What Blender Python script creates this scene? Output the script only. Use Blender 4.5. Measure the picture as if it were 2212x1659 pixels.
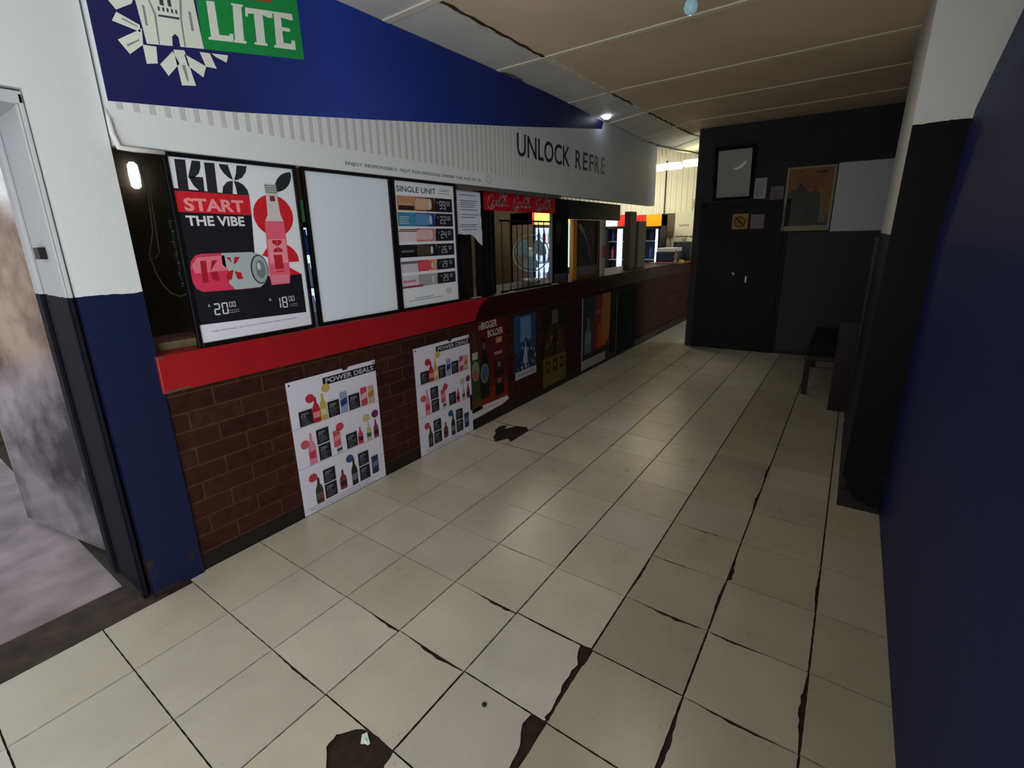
import bpy, bmesh, math, random
from mathutils import Vector, Matrix
from mathutils.geometry import delaunay_2d_cdt
random.seed(7)
S = bpy.context.scene
for o in list(bpy.data.objects): bpy.data.objects.remove(o)
col = S.collection

# ---------------------------------------------------------------- camera
F = 1039.64
cam = bpy.data.cameras.new('camera'); co = bpy.data.objects.new('camera', cam); col.objects.link(co)
cam.sensor_fit = 'HORIZONTAL'; cam.sensor_width = 36; cam.lens = F / 2212 * 36
cam.shift_x = (1106 - 1096.25) / 2212; cam.shift_y = (791.65 - 829.5) / 2212
cam.clip_start = 0.02
Rr = Vector((0.575669, -0.817354, -0.023193)); Rd = Vector((-0.223770, -0.130195, -0.965907)); Rf = Vector((0.786468, 0.561232, -0.257848))
co.matrix_world = Matrix(((Rr.x, -Rd.x, -Rf.x, -0.0155), (Rr.y, -Rd.y, -Rf.y, -2.3919), (Rr.z, -Rd.z, -Rf.z, 1.5581), (0, 0, 0, 1)))
S.camera = co
# ---------------------------------------------------------------- world, view
W = bpy.data.worlds.new('world'); S.world = W; W.use_nodes = True
W.node_tree.nodes['Background'].inputs[0].default_value = (0.88, 0.95, 1.0, 1)
W.node_tree.nodes['Background'].inputs[1].default_value = 0.8
S.view_settings.view_transform = 'Standard'; S.view_settings.look = 'None'
S.view_settings.gamma = 1; S.view_settings.use_curve_mapping = False
S.view_settings.exposure = 1.0

def area(name, loc, rot, sx, sy, power, colr):
    l = bpy.data.lights.new(name, 'AREA'); l.shape = 'RECTANGLE'; l.size = sx; l.size_y = sy
    l.energy = power; l.color = colr
    o = bpy.data.objects.new(name, l); o.location = loc; o.rotation_euler = rot; col.objects.link(o); return o
# daylight from an unseen opening in the right wall, then two added fill lamps
area('unseen_opening_daylight', (-1.15, -2.74, 1.45), (math.radians(88), 0, 0), 1.5, 1.8, 22, (0.92, 0.97, 1.0))
area('ceiling_fill', (-1.15, -2.74, 0.35), (math.radians(140), 0, 0), 1.5, 0.6, 14, (1.0, 0.97, 0.92))  # added lamp tilted upward to brighten the ceiling
area('rear_fill', (-2.4, -1.5, 1.5), (0, math.radians(-95), 0), 2.2, 2.2, 12, (0.97, 0.99, 1.0))  # added lamp inside the closed rear wall, lifts partition and pilaster

# ---------------------------------------------------------------- materials
def L(h):
    h = h.lstrip('#'); r = []
    for i in (0, 2, 4):
        c = int(h[i:i+2], 16) / 255
        r.append(c / 12.92 if c <= 0.04045 else ((c + 0.055) / 1.055) ** 2.4)
    return (*r, 1)
MC = {}
def mat(h, rough=0.6, metal=0.0, emit=0.0, noise=0.0, nscale=8.0, spec=0.3, bump=0.0):
    k = (h, rough, metal, emit, noise, nscale, spec, bump)
    if k in MC: return MC[k]
    m = bpy.data.materials.new('m_' + h.strip('#')); m.use_nodes = True
    nt = m.node_tree; b = nt.nodes['Principled BSDF']
    b.inputs['Base Color'].default_value = L(h); b.inputs['Roughness'].default_value = rough
    b.inputs['Metallic'].default_value = metal; b.inputs['Specular IOR Level'].default_value = spec
    if emit:
        b.inputs['Emission Color'].default_value = L(h); b.inputs['Emission Strength'].default_value = emit
    if noise or bump:
        tc = nt.nodes.new('ShaderNodeNewGeometry')
        nz = nt.nodes.new('ShaderNodeTexNoise'); nz.inputs['Scale'].default_value = nscale; nz.inputs['Detail'].default_value = 5
        nt.links.new(tc.outputs['Position'], nz.inputs['Vector'])
        if noise:
            r = nt.nodes.new('ShaderNodeMapRange')
            r.inputs[1].default_value = 0.3; r.inputs[2].default_value = 0.7
            r.inputs[3].default_value = 1 - noise; r.inputs[4].default_value = 1 + noise * 0.5
            nt.links.new(nz.outputs['Fac'], r.inputs[0])
            v = nt.nodes.new('ShaderNodeVectorMath'); v.operation = 'SCALE'
            v.inputs[0].default_value = L(h)[:3]
            nt.links.new(r.outputs[0], v.inputs['Scale']); nt.links.new(v.outputs[0], b.inputs['Base Color'])
        if bump:
            bp = nt.nodes.new('ShaderNodeBump'); bp.inputs['Strength'].default_value = bump; bp.inputs['Distance'].default_value = 0.01
            nt.links.new(nz.outputs['Fac'], bp.inputs['Height']); nt.links.new(bp.outputs[0], b.inputs['Normal'])
    MC[k] = m; return m

def paint_split(name, z0, up, low, dirt=True, rough_low=0.45):
    """two-tone wall paint: pale above z0, navy gloss below"""
    m = bpy.data.materials.new(name); m.use_nodes = True; nt = m.node_tree; N = nt.nodes.new; K = nt.links.new
    b = nt.nodes['Principled BSDF']; b.inputs['Specular IOR Level'].default_value = .2
    g = N('ShaderNodeNewGeometry'); sp = N('ShaderNodeSeparateXYZ'); K(g.outputs['Position'], sp.inputs[0])
    nz = N('ShaderNodeTexNoise'); nz.inputs['Scale'].default_value = 14; nz.inputs['Detail'].default_value = 4; K(g.outputs['Position'], nz.inputs['Vector'])
    a = N('ShaderNodeMath'); a.operation = 'MULTIPLY_ADD'; K(nz.outputs['Fac'], a.inputs[0]); a.inputs[1].default_value = 0.02; K(sp.outputs['Z'], a.inputs[2])
    c = N('ShaderNodeMath'); c.operation = 'GREATER_THAN'; K(a.outputs[0], c.inputs[0]); c.inputs[1].default_value = z0 + 0.01
    mx = N('ShaderNodeMix'); mx.data_type = 'RGBA'; K(c.outputs[0], mx.inputs[0]); mx.inputs[6].default_value = L(low); mx.inputs[7].default_value = L(up)
    last = mx.outputs[2]
    if dirt:   # scuffed, peeling paint low down on the wall
        n2 = N('ShaderNodeTexNoise'); n2.inputs['Scale'].default_value = 9; n2.inputs['Detail'].default_value = 8; K(g.outputs['Position'], n2.inputs['Vector'])
        r = N('ShaderNodeMapRange'); r.inputs[1].default_value = 0.0; r.inputs[2].default_value = 0.45; r.inputs[3].default_value = 0.2; r.inputs[4].default_value = -0.12; K(sp.outputs['Z'], r.inputs[0])
        ad = N('ShaderNodeMath'); ad.operation = 'ADD'; K(n2.outputs['Fac'], ad.inputs[0]); K(r.outputs[0], ad.inputs[1])
        gt = N('ShaderNodeMapRange'); gt.inputs[1].default_value = 0.64; gt.inputs[2].default_value = 0.7; K(ad.outputs[0], gt.inputs[0])
        m2 = N('ShaderNodeMix'); m2.data_type = 'RGBA'; K(gt.outputs[0], m2.inputs[0]); K(last, m2.inputs[6]); m2.inputs[7].default_value = L('#2c2420'); last = m2.outputs[2]
    K(last, b.inputs['Base Color'])
    rr = N('ShaderNodeMapRange'); rr.inputs[3].default_value = rough_low; rr.inputs[4].default_value = 0.75; K(c.outputs[0], rr.inputs[0]); K(rr.outputs[0], b.inputs['Roughness'])
    bp = N('ShaderNodeBump'); bp.inputs['Strength'].default_value = 0.25; bp.inputs['Distance'].default_value = 0.006
    n3 = N('ShaderNodeTexNoise'); n3.inputs['Scale'].default_value = 25; K(g.outputs['Position'], n3.inputs['Vector']); K(n3.outputs['Fac'], bp.inputs['Height']); K(bp.outputs[0], b.inputs['Normal'])
    return m

def tile_mat():
    m = bpy.data.materials.new('m_tile'); m.use_nodes = True; nt = m.node_tree; N = nt.nodes.new; K = nt.links.new
    b = nt.nodes['Principled BSDF']
    at = N('ShaderNodeAttribute'); at.attribute_name = 'tone'
    g = N('ShaderNodeNewGeometry')
    nz = N('ShaderNodeTexNoise'); nz.inputs['Scale'].default_value = 3.2; nz.inputs['Detail'].default_value = 6; nz.inputs['Roughness'].default_value = 0.6; K(g.outputs['Position'], nz.inputs['Vector'])
    r = N('ShaderNodeMapRange'); r.inputs[1].default_value = 0.3; r.inputs[2].default_value = 0.7; r.inputs[3].default_value = 0.88; r.inputs[4].default_value = 1.06; K(nz.outputs['Fac'], r.inputs[0])
    v = N('ShaderNodeVectorMath'); v.operation = 'SCALE'; K(at.outputs['Color'], v.inputs[0]); K(r.outputs[0], v.inputs['Scale'])
    n2 = N('ShaderNodeTexNoise'); n2.inputs['Scale'].default_value = 38; n2.inputs['Detail'].default_value = 8; K(g.outputs['Position'], n2.inputs['Vector'])
    r2 = N('ShaderNodeMapRange'); r2.inputs[1].default_value = 0.66; r2.inputs[2].default_value = 0.76; r2.inputs[3].default_value = 0.0; r2.inputs[4].default_value = 0.35; K(n2.outputs['Fac'], r2.inputs[0])
    mx = N('ShaderNodeMix'); mx.data_type = 'RGBA'; K(r2.outputs[0], mx.inputs[0]); K(v.outputs[0], mx.inputs[6]); mx.inputs[7].default_value = L('#5a4c3c')
    K(mx.outputs[2], b.inputs['Base Color'])
    r3 = N('ShaderNodeMapRange'); r3.inputs[1].default_value = 0.3; r3.inputs[2].default_value = 0.7; r3.inputs[3].default_value = 0.27; r3.inputs[4].default_value = 0.30; K(nz.outputs['Fac'], r3.inputs[0]); K(r3.outputs[0], b.inputs['Roughness'])
    b.inputs['Specular IOR Level'].default_value = 0.5
    return m

def brick_mat():
    m = bpy.data.materials.new('m_brick'); m.use_nodes = True; nt = m.node_tree; N = nt.nodes.new; K = nt.links.new
    b = nt.nodes['Principled BSDF']
    g = N('ShaderNodeNewGeometry'); sp = N('ShaderNodeSeparateXYZ'); cb = N('ShaderNodeCombineXYZ')
    K(g.outputs['Position'], sp.inputs[0]); K(sp.outputs['X'], cb.inputs[0]); K(sp.outputs['Z'], cb.inputs[1])
    bt = N('ShaderNodeTexBrick'); K(cb.outputs[0], bt.inputs['Vector']); bt.inputs['Scale'].default_value = 1
    bt.inputs['Brick Width'].default_value = 0.24; bt.inputs['Row Height'].default_value = 0.09
    bt.inputs['Mortar Size'].default_value = 0.006; bt.inputs['Mortar Smooth'].default_value = 0.3
    bt.inputs['Color1'].default_value = L('#3b211a'); bt.inputs['Color2'].default_value = L('#301b16'); bt.inputs['Mortar'].default_value = L('#482e25')
    nz = N('ShaderNodeTexNoise'); nz.inputs['Scale'].default_value = 22; nz.inputs['Detail'].default_value = 6; K(g.outputs['Position'], nz.inputs['Vector'])
    r = N('ShaderNodeMapRange'); r.inputs[1].default_value = 0.3; r.inputs[2].default_value = 0.7; r.inputs[3].default_value = 0.75; r.inputs[4].default_value = 1.2; K(nz.outputs['Fac'], r.inputs[0])
    v = N('ShaderNodeVectorMath'); v.operation = 'SCALE'; K(bt.outputs['Color'], v.inputs[0]); K(r.outputs[0], v.inputs['Scale']); K(v.outputs[0], b.inputs['Base Color'])
    b.inputs['Roughness'].default_value = 0.7; b.inputs['Specular IOR Level'].default_value = 0.06
    iv = N('ShaderNodeMath'); iv.operation = 'MULTIPLY_ADD'; K(bt.outputs['Fac'], iv.inputs[0]); iv.inputs[1].default_value = -1; K(nz.outputs['Fac'], iv.inputs[2])
    bp = N('ShaderNodeBump'); bp.inputs['Strength'].default_value = 0.6; bp.inputs['Distance'].default_value = 0.006; K(iv.outputs[0], bp.inputs['Height']); K(bp.outputs[0], b.inputs['Normal'])
    return m

# ---------------------------------------------------------------- mesh helpers
class MB:
    def __init__(s): s.v = []; s.f = []; s.m = []; s.mats = []
    def mi(s, m):
        if m not in s.mats: s.mats.append(m)
        return s.mats.index(m)
    def add(s, vs, fs, m):
        n = len(s.v); s.v += [tuple(p) for p in vs]; k = s.mi(m)
        for f in fs: s.f.append(tuple(n + i for i in f)); s.m.append(k)
        return s
    def box(s, x0, x1, y0, y1, z0, z1, m):
        vs = [(x, y, z) for z in (z0, z1) for y in (y0, y1) for x in (x0, x1)]
        return s.add(vs, [(0, 2, 3, 1), (4, 5, 7, 6), (0, 1, 5, 4), (2, 6, 7, 3), (0, 4, 6, 2), (1, 3, 7, 5)], m)
    def hexa(s, b4, t4, m):   # bottom quad (ccw from above) and top quad
        return s.add(list(b4) + list(t4), [(3, 2, 1, 0), (4, 5, 6, 7), (0, 1, 5, 4), (1, 2, 6, 5), (2, 3, 7, 6), (3, 0, 4, 7)], m)
    def tube(s, pts, r, m, n=8, cap=True):
        pts = [Vector(p) for p in pts]; rings = []
        for i, p in enumerate(pts):
            t = (pts[min(i + 1, len(pts) - 1)] - pts[max(i - 1, 0)]).normalized()
            a = t.orthogonal().normalized() if i == 0 else (a - t * a.dot(t)).normalized()
            c = t.cross(a); rr = r[i] if isinstance(r, (list, tuple)) else r
            rings.append([p + (a * math.cos(q) + c * math.sin(q)) * rr for q in [2 * math.pi * k / n for k in range(n)]])
        vs = [q for g in rings for q in g]; fs = []
        for i in range(len(pts) - 1):
            for k in range(n): fs.append((i*n+k, i*n+(k+1) % n, (i+1)*n+(k+1) % n, (i+1)*n+k))
        if cap: fs.append(tuple(range(n))[::-1]); fs.append(tuple((len(pts)-1)*n+k for k in range(n)))
        return s.add(vs, fs, m)
    def lathe(s, c, ax, prof, m, n=24):   # prof: list of (dist along axis, radius)
        ax = Vector(ax).normalized(); c = Vector(c)
        return s.tube([c + ax * d for d, r in prof], [max(r, 1e-4) for d, r in prof], m, n)
    def build(s, name, parent=None, label=None, cat=None, group=None, kind=None, bevel=0, smooth=False):
        vs = [Vector(p) for p in s.v]
        if parent is not None: org = parent['_loc']; org = Vector(org)
        else:
            org = Vector(((min(p.x for p in vs) + max(p.x for p in vs)) / 2, (min(p.y for p in vs) + max(p.y for p in vs)) / 2, min(p.z for p in vs)))
        me = bpy.data.meshes.new(name); me.from_pydata([p - org for p in vs], [], s.f)
        for mm in s.mats: me.materials.append(mm)
        me.polygons.foreach_set('material_index', s.m)
        if smooth: me.polygons.foreach_set('use_smooth', [True] * len(me.polygons))
        me.update()
        o = bpy.data.objects.new(name, me); col.objects.link(o)
        if parent is not None: o.parent = parent
        else: o.location = org
        o['_loc'] = tuple(org)
        if bevel:
            b = o.modifiers.new('bevel', 'BEVEL'); b.width = bevel; b.segments = 2; b.limit_method = 'ANGLE'
        tag(o, label, cat, group, kind); return o
def tag(o, label=None, cat=None, group=None, kind=None):
    for k, v in (('label', label), ('category', cat), ('group', group), ('kind', kind)):
        if v: o[k] = v
    return o
def thing(name, loc, label, cat, group=None, kind=None):
    o = bpy.data.objects.new(name, None); col.objects.link(o); o.location = loc; o['_loc'] = tuple(loc)
    o.empty_display_size = 0.05
    return tag(o, label, cat, group, kind)

_txt = {}
def text2d(t, bold):
    k = (t, bold)
    if k not in _txt:
        c = bpy.data.curves.new('t', 'FONT'); c.body = t; c.size = 1; c.offset = bold; c.resolution_u = 3
        o = bpy.data.objects.new('t', c); col.objects.link(o)
        dg = bpy.context.evaluated_depsgraph_get(); me = bpy.data.meshes.new_from_object(o.evaluated_get(dg))
        vs = [(p.co.x, p.co.y) for p in me.vertices]; fs = [tuple(p.vertices) for p in me.polygons]
        bpy.data.objects.remove(o); bpy.data.curves.remove(c); bpy.data.meshes.remove(me)
        _txt[k] = (vs, fs)
    return _txt[k]
class Pr(MB):
    """flat print work on a sheet. fn maps (u, v, w) to the world; w is out of the sheet"""
    def __init__(s, fn): super().__init__(); s.fn = fn
    def pg(s, pts, m, w=1):
        A = sum(pts[i][0] * pts[(i+1) % len(pts)][1] - pts[(i+1) % len(pts)][0] * pts[i][1] for i in range(len(pts)))
        if A < 0: pts = pts[::-1]
        s.add([s.fn(u, v, w * 0.0005) for u, v in pts], [tuple(range(len(pts)))], m); return s
    def rc(s, u0, v0, u1, v1, m, w=1): return s.pg([(u0, v0), (u1, v0), (u1, v1), (u0, v1)], m, w)
    def ell(s, cu, cv, a, b, m, w=1, n=24, a0=0, a1=360):
        pts = [(cu + a * math.cos(math.radians(a0 + (a1 - a0) * k / n)), cv + b * math.sin(math.radians(a0 + (a1 - a0) * k / n))) for k in range(n if a1 - a0 == 360 else n + 1)]
        return s.pg(pts, m, w)
    def tx(s, t, u, v, wd, ht, m, w=2, bold=0.0, slant=0.0, rise=0.0):
        vs, fs = text2d(t, bold)
        if not vs: return s
        x0 = min(p[0] for p in vs); x1 = max(p[0] for p in vs); y0 = min(p[1] for p in vs); y1 = max(p[1] for p in vs)
        q = []
        for x, y in vs:
            a = (x - x0) / (x1 - x0); b = (y - y0) / (y1 - y0)
            q.append((u + a * wd + b * ht * slant, v + b * ht + a * rise))
        n = len(s.v); s.v += [tuple(s.fn(a, b, w * 0.0005)) for a, b in q]; k = s.mi(m)
        for f in fs:
            A = sum(q[f[i]][0] * q[f[(i+1) % len(f)]][1] - q[f[(i+1) % len(f)]][0] * q[f[i]][1] for i in range(len(f)))
            s.f.append(tuple(n + i for i in (f if A >= 0 else f[::-1]))); s.m.append(k)
        return s
    def seg(s, t, u, v, h, m, w=2, th=0.12):   # seven segment digits
        W_ = h * 0.52; T = h * th
        SG = {'0': 'abcdef', '1': 'bc', '2': 'abged', '3': 'abgcd', '4': 'fgbc', '5': 'afgcd', '6': 'afgcde', '7': 'abc', '8': 'abcdefg', '9': 'abcfgd'}
        for ch in t:
            if ch in SG:
                for k in SG[ch]:
                    if k == 'a': s.rc(u + T/2, v + h - T, u + W_ - T/2, v + h, m, w)
                    if k == 'd': s.rc(u + T/2, v, u + W_ - T/2, v + T, m, w)
                    if k == 'g': s.rc(u + T/2, v + h/2 - T/2, u + W_ - T/2, v + h/2 + T/2, m, w)
                    if k == 'f': s.rc(u, v + h/2 + T/4, u + T, v + h - T/2, m, w)
                    if k == 'e': s.rc(u, v + T/2, u + T, v + h/2 - T/4, m, w)
                    if k == 'b': s.rc(u + W_ - T, v + h/2 + T/4, u + W_, v + h - T/2, m, w)
                    if k == 'c': s.rc(u + W_ - T, v + T/2, u + W_, v + h/2 - T/4, m, w)
            u += W_ * 1.25
        return s
    def bottle(s, cu, v0, v1, wd, m, w=2, lab=None, neck=0.3):
        h = v1 - v0; a = wd / 2
        prof = [(a * .92, 0), (a, .04), (a, .5), (a * .85, .62), (a * neck * 1.2, .76), (a * neck, .95), (a * neck, 1)]
        s.pg([(cu + r, v0 + h * t) for r, t in prof] + [(cu - r, v0 + h * t) for r, t in prof[::-1]], m, w)
        if lab: s.rc(cu - a * .85, v0 + h * .18, cu + a * .85, v0 + h * .42, lab, w + 1)
        return s
    def can(s, cu, v0, v1, wd, m, w=2, lab=None, top=None):
        h = v1 - v0; a = wd / 2
        s.pg([(cu - a * .8, v0), (cu + a * .8, v0), (cu + a, v0 + h * .06), (cu + a, v1 - h * .08), (cu + a * .78, v1), (cu - a * .78, v1), (cu - a, v1 - h * .08), (cu - a, v0 + h * .06)], m, w)
        s.rc(cu - a * .78, v1 - h * .05, cu + a * .78, v1, top or mat('#a8acb0', 0.4), w + 1)
        if lab: s.pg([(cu - a * .9, v0 + h * .3), (cu + a * .9, v0 + h * .4), (cu + a * .9, v0 + h * .7), (cu - a * .9, v0 + h * .6)], lab, w + 1)
        return s
    def lines(s, u0, u1, vs, m, t=0.002, w=2, jit=0.15):
        for v in vs:
            s.rc(u0 + random.uniform(0, jit) * (u1 - u0) * .3, v, u1 - random.uniform(0, jit) * (u1 - u0), v + t, m, w)
        return s
def front(y): return lambda u, v, w: (u, y - w, v)
def far(u, v, w):   # on the dark partition at the far end; u is world y, mirrored so that +u runs to the right of the photo
    return (FX(-u) - w, -u, v)
def FX(y): return 7.03 + (-y - 0.53) * 0.06
BLK = mat('#101014', 0.5); WHT = mat('#d4d4dc', 0.6); NAVYP = mat('#12141c', 0.5)

# ================================================================ THE SETTING
def zc(x, y):
    s = min(max((x - 4) / 3, 0), 1); z = 2.79 + s * (-0.08 + 0.15 * min(max((-y + .05) / 0.6, 0), 1))
    return z + max(0, x - 7) * 0.07
# floor: grout bed with separate raised, chipped tiles
T = 0.35
WEAR = {('x', 3, 2): (.010, .85, 1), ('x', 3, 3): (.014, .6, 1), ('x', 4, 3): (.014, .75, 1), ('x', 5, 5): (.016, .6, 1), ('x', 5, 6): (.011, .25, 1),
        ('x', 4, 6): (.010, .5, 1), ('x', 7, 5): (.009, .5, 1), ('x', 6, 5): (.008, .3, 1), ('y', 5, 3): (.016, .55, 0), ('y', 6, 6): (.014, .12, 1),
        ('y', 7, 4): (.012, .5, 0), ('y', 6, 3): (.012, .4, 1), ('y', 5, 5): (.006, .5, 1), ('y', 6, 8): (.009, .4, 0), ('y', 6, 9): (.010, .6, 0), ('x', 4, 4): (.004, .5, 1), ('x', 5, 3): (.004, .3, 1), ('x', 2, 2): (.005, .5, 1), ('y', 4, 5): (.003, .5, 0),
        ('x', 9, 0): (.006, .5, 1), ('x', 8, 6): (.006, .5, 1), ('y', 7, 6): (.006, .4, 0), ('y', 6, 5): (.006, .6, 0)}
def hsh(*a):
    r = random.Random(repr(a)); return r
CHIPS = [  # broken away tile, irregular outlines in metres
    [(.59,-1.215),(.63,-1.205),(.665,-1.232),(.698,-1.27),(.702,-1.33),(.70,-1.402),(.64,-1.42),(.59,-1.40),(.55,-1.34),(.55,-1.27)],
    [(2.80,-.25),(2.86,-.18),(2.93,-.155),(2.99,-.10),(3.09,-.085),(3.13,-.13),(3.05,-.16),(3.16,-.21),(3.18,-.30),(3.12,-.352),(2.86,-.352),(2.90,-.30)],
    [(1.36,-1.71),(1.405,-1.705),(1.405,-1.76),(1.32,-1.757),(1.30,-1.745)],
    [(1.05,-1.70),(1.055,-1.757),(.88,-1.757),(.86,-1.735),(.94,-1.725),(1.0,-1.69)],
    [(1.06,-1.74),(1.10,-1.745),(1.11,-1.757),(1.06,-1.757)],
]
def make_floor():
    bed = mat('#2e231d', 0.9, noise=0.35, nscale=30); tm = tile_mat()
    b = MB(); b.add([(-2.45, 0.052, -.006), (-2.45, -2.95, -.006), (9.6, -2.95, -.006), (9.6, 0.052, -.006)], [(0, 1, 2, 3)], bed)
    tones = []
    for j in range(-7, 28):
        for i in range(0, 9):
            y1 = -i * T; y0 = y1 - T; x0 = j * T; x1 = x0 + T
            if i == 8: y0 = y1 - .15
            if i == 0 and j >= 2: y1 = .0485
            rr = hsh('tile', i, j); P = []
            def ins(kind, a, bb, t, side, ):
                base = (.0027 if kind == 'x' else .0037) + .0006 * math.sin(37 * t + a * 3 + bb * 5)
                w = WEAR.get((kind, a, bb))
                if w and w[2] == side:
                    base += w[0] * math.exp(-((t - w[1]) / .28) ** 2) * (1 + .25 * math.sin(31 * t))
                return base
            n = 14
            for k in range(n):      # near x edge (line j), going -y : this tile lies on the + side
                t = k / n; P.append((x0 + ins('x', j, i, t, 0), y1 - t * (y1 - y0)))
            for k in range(n):      # line i+1
                t = k / n; P.append((x0 + t * T, y0 + ins('y', i + 1, j, t, 0)))
            for k in range(n):
                t = 1 - k / n; P.append((x1 - ins('x', j + 1, i, t, 1), y1 - t * (y1 - y0)))
            for k in range(n):
                t = 1 - k / n; P.append((x0 + t * T, y1 - ins('y', i, j, t, 1)))
            g = .002
            P = [(min(max(x, x0 + g), x1 - g), min(max(y, y0 + g), y1 - g)) for x, y in P]
            touch = [c for c in CHIPS if max(p[0] for p in c) > x0 and min(p[0] for p in c) < x1 and max(p[1] for p in c) > y0 and min(p[1] for p in c) < y1]
            m0 = len(b.v)
            if not touch:
                b.add([(x, y, 0) for x, y in P] + [(x, y, -.006) for x, y in P], [tuple(range(len(P)))] + [(q, q + len(P), (q + 1) % len(P) + len(P), (q + 1) % len(P)) for q in range(len(P))], tm)
            else:
                vs = [Vector(p) for p in P]; fs = [list(range(len(P)))]
                for c in touch:
                    c = c if sum(c[q][0] * c[(q+1) % len(c)][1] - c[(q+1) % len(c)][0] * c[q][1] for q in range(len(c))) > 0 else c[::-1]
                    s0 = len(vs); cc = []
                    for q in range(len(c)):   # rough edge
                        a, d = Vector(c[q]), Vector(c[(q + 1) % len(c)])
                        for t in (0, .33, .66): cc.append(a.lerp(d, t) + Vector((rr.uniform(-.003, .003), rr.uniform(-.003, .003))))
                    vs += cc; fs.append(list(range(s0, s0 + len(cc))))
                ov, oe, of, _, _, ff = delaunay_2d_cdt(vs, [], fs, 1, 1e-5)
                keep = [f for f, src in zip(of, ff) if 0 in src and len(src) == 1]
                b.add([(p.x, p.y, 0) for p in ov], [tuple(f) for f in keep], tm)
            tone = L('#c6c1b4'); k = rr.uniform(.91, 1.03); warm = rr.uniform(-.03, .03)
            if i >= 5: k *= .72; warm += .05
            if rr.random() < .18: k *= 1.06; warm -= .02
            while len(tones) < m0: tones.append((1, 1, 1, 1))
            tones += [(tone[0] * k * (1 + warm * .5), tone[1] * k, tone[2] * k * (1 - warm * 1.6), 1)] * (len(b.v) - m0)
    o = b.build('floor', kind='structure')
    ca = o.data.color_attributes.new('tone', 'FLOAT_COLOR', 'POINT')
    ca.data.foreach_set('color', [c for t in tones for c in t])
    return o
make_floor()

# ceiling boards
cm = mat('#e4d0b2', 0.8, noise=0.12, nscale=1.3); cm2 = mat('#dcdcd6', 0.6, noise=0.10, nscale=2.5)
b = MB()
ys = [-3.1, -2.2, -1.4, -.9, -.55, -.40, .06]; xs = [-2.45 + .6 * k for k in range(21)]
for i in range(len(xs) - 1):
    for j in range(len(ys) - 1):
        q = [(xs[i], ys[j]), (xs[i], ys[j+1]), (xs[i+1], ys[j+1]), (xs[i+1], ys[j])]
        b.add([(x, y, zc(x, y)) for x, y in q], [(0, 1, 2, 3)], cm2 if j == len(ys) - 2 else cm)
b.add([(.5, .06, 3.1), (.5, 3.4, 3.1), (9.55, 3.4, 3.1), (9.55, .06, 3.1)], [(0, 1, 2, 3)], mat('#4a4843', 0.9))
b.add([(-2.45, -3.1, 3.2), (-2.45, .06, 3.2), (9.55, .06, 3.2), (9.55, -3.1, 3.2)], [(3, 2, 1, 0)], cm)
b.build('ceiling', kind='structure')
# cover strips over the board joints
n = 0
strip = mat('#e2dcc8', 0.7); rust = mat('#4b3527', 0.9, noise=.4, nscale=40)
for x in (1.1, 2.22, 3.33, 4.46, 5.42, 6.4, 7.6, 8.6):
    n += 1; b = MB(); yy = [-2.9, -2.2, -1.4, -.9, -.55, -.4, -.15, .04]
    for k in range(len(yy) - 1):
        xa = x + yy[k] * .03; xb = x + yy[k+1] * .03
        b.hexa([(xa - .022, yy[k], zc(x, yy[k]) - .008), (xa + .022, yy[k], zc(x, yy[k]) - .008), (xb + .022, yy[k+1], zc(x, yy[k+1]) - .008), (xb - .022, yy[k+1], zc(x, yy[k+1]) - .008)],
               [(xa - .022, yy[k], zc(x, yy[k]) + .01), (xa + .022, yy[k], zc(x, yy[k]) + .01), (xb + .022, yy[k+1], zc(x, yy[k+1]) + .01), (xb - .022, yy[k+1], zc(x, yy[k+1]) + .01)], strip)
    b.build('trim_%d' % n, kind='structure')
for x0, x1, mm, w, t in ((2.24, 3.31, rust, .010, .004), (3.35, 4.44, strip, .018, .008), (4.48, 5.0, rust, .009, .004), (5.0, 5.4, strip, .014, .006), (5.44, 6.38, rust, .010, .004), (6.42, 9.0, rust, .010, .004)):
    n += 1; b = MB(); k = max(2, int((x1 - x0) / .06)); pts = []
    for q in range(k):
        xa = x0 + (x1 - x0) * q / k; xb = x0 + (x1 - x0) * (q + 1) / k
        ya = -.405 + .006 * math.sin(q * 2.1 + x0); yb = -.405 + .006 * math.sin((q + 1) * 2.1 + x0); ww = w * (1 + .3 * math.sin(q * 1.7))
        b.hexa([(xa, ya - ww, zc(xa, ya) - t), (xb, yb - ww, zc(xb, yb) - t), (xb, yb + ww, zc(xb, yb) - t), (xa, ya + ww, zc(xa, ya) - t)],
               [(xa, ya - ww, zc(xa, ya) + .006), (xb, yb - ww, zc(xb, yb) + .006), (xb, yb + ww, zc(xb, yb) + .006), (xa, ya + ww, zc(xa, ya) + .006)], mm)
    b.build('trim_%d' % n, kind='structure')

# left wall with doorway, pillar and counter
wl = paint_split('m_wall_left', 1.375, '#ccd0d3', '#111a3a')
b = MB()
b.hexa([(.555, .03, -.02), (.765, .03, -.02), (.765, .5, -.02), (.555, .5, -.02)], [(.545, .05, 2.10), (.765, .05, 2.10), (.765, .5, 2.10), (.545, .5, 2.10)], wl)
b.box(-2.45, .765, .05, .5, 2.10, 3.1, wl)
b.box(-2.45, -.36, .03, .5, -.02, 2.10, wl)
b.box(.60, .765, .5, 3.4, -.02, 3.1, mat('#2b2a2c', 0.8))
b.build('wall_left', kind='structure')
# brick front under the counter
bk = brick_mat()
MB().box(.765, 9.5, .05, .25, -.02, .924, bk).build('wall_counter', kind='structure')
b = MB(); b.box(.772, 9.4, .0492, .0505, -.006, .085, mat('#1d1512', 0.5, noise=.3)); b.build('baseboard_left', kind='structure')
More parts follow.
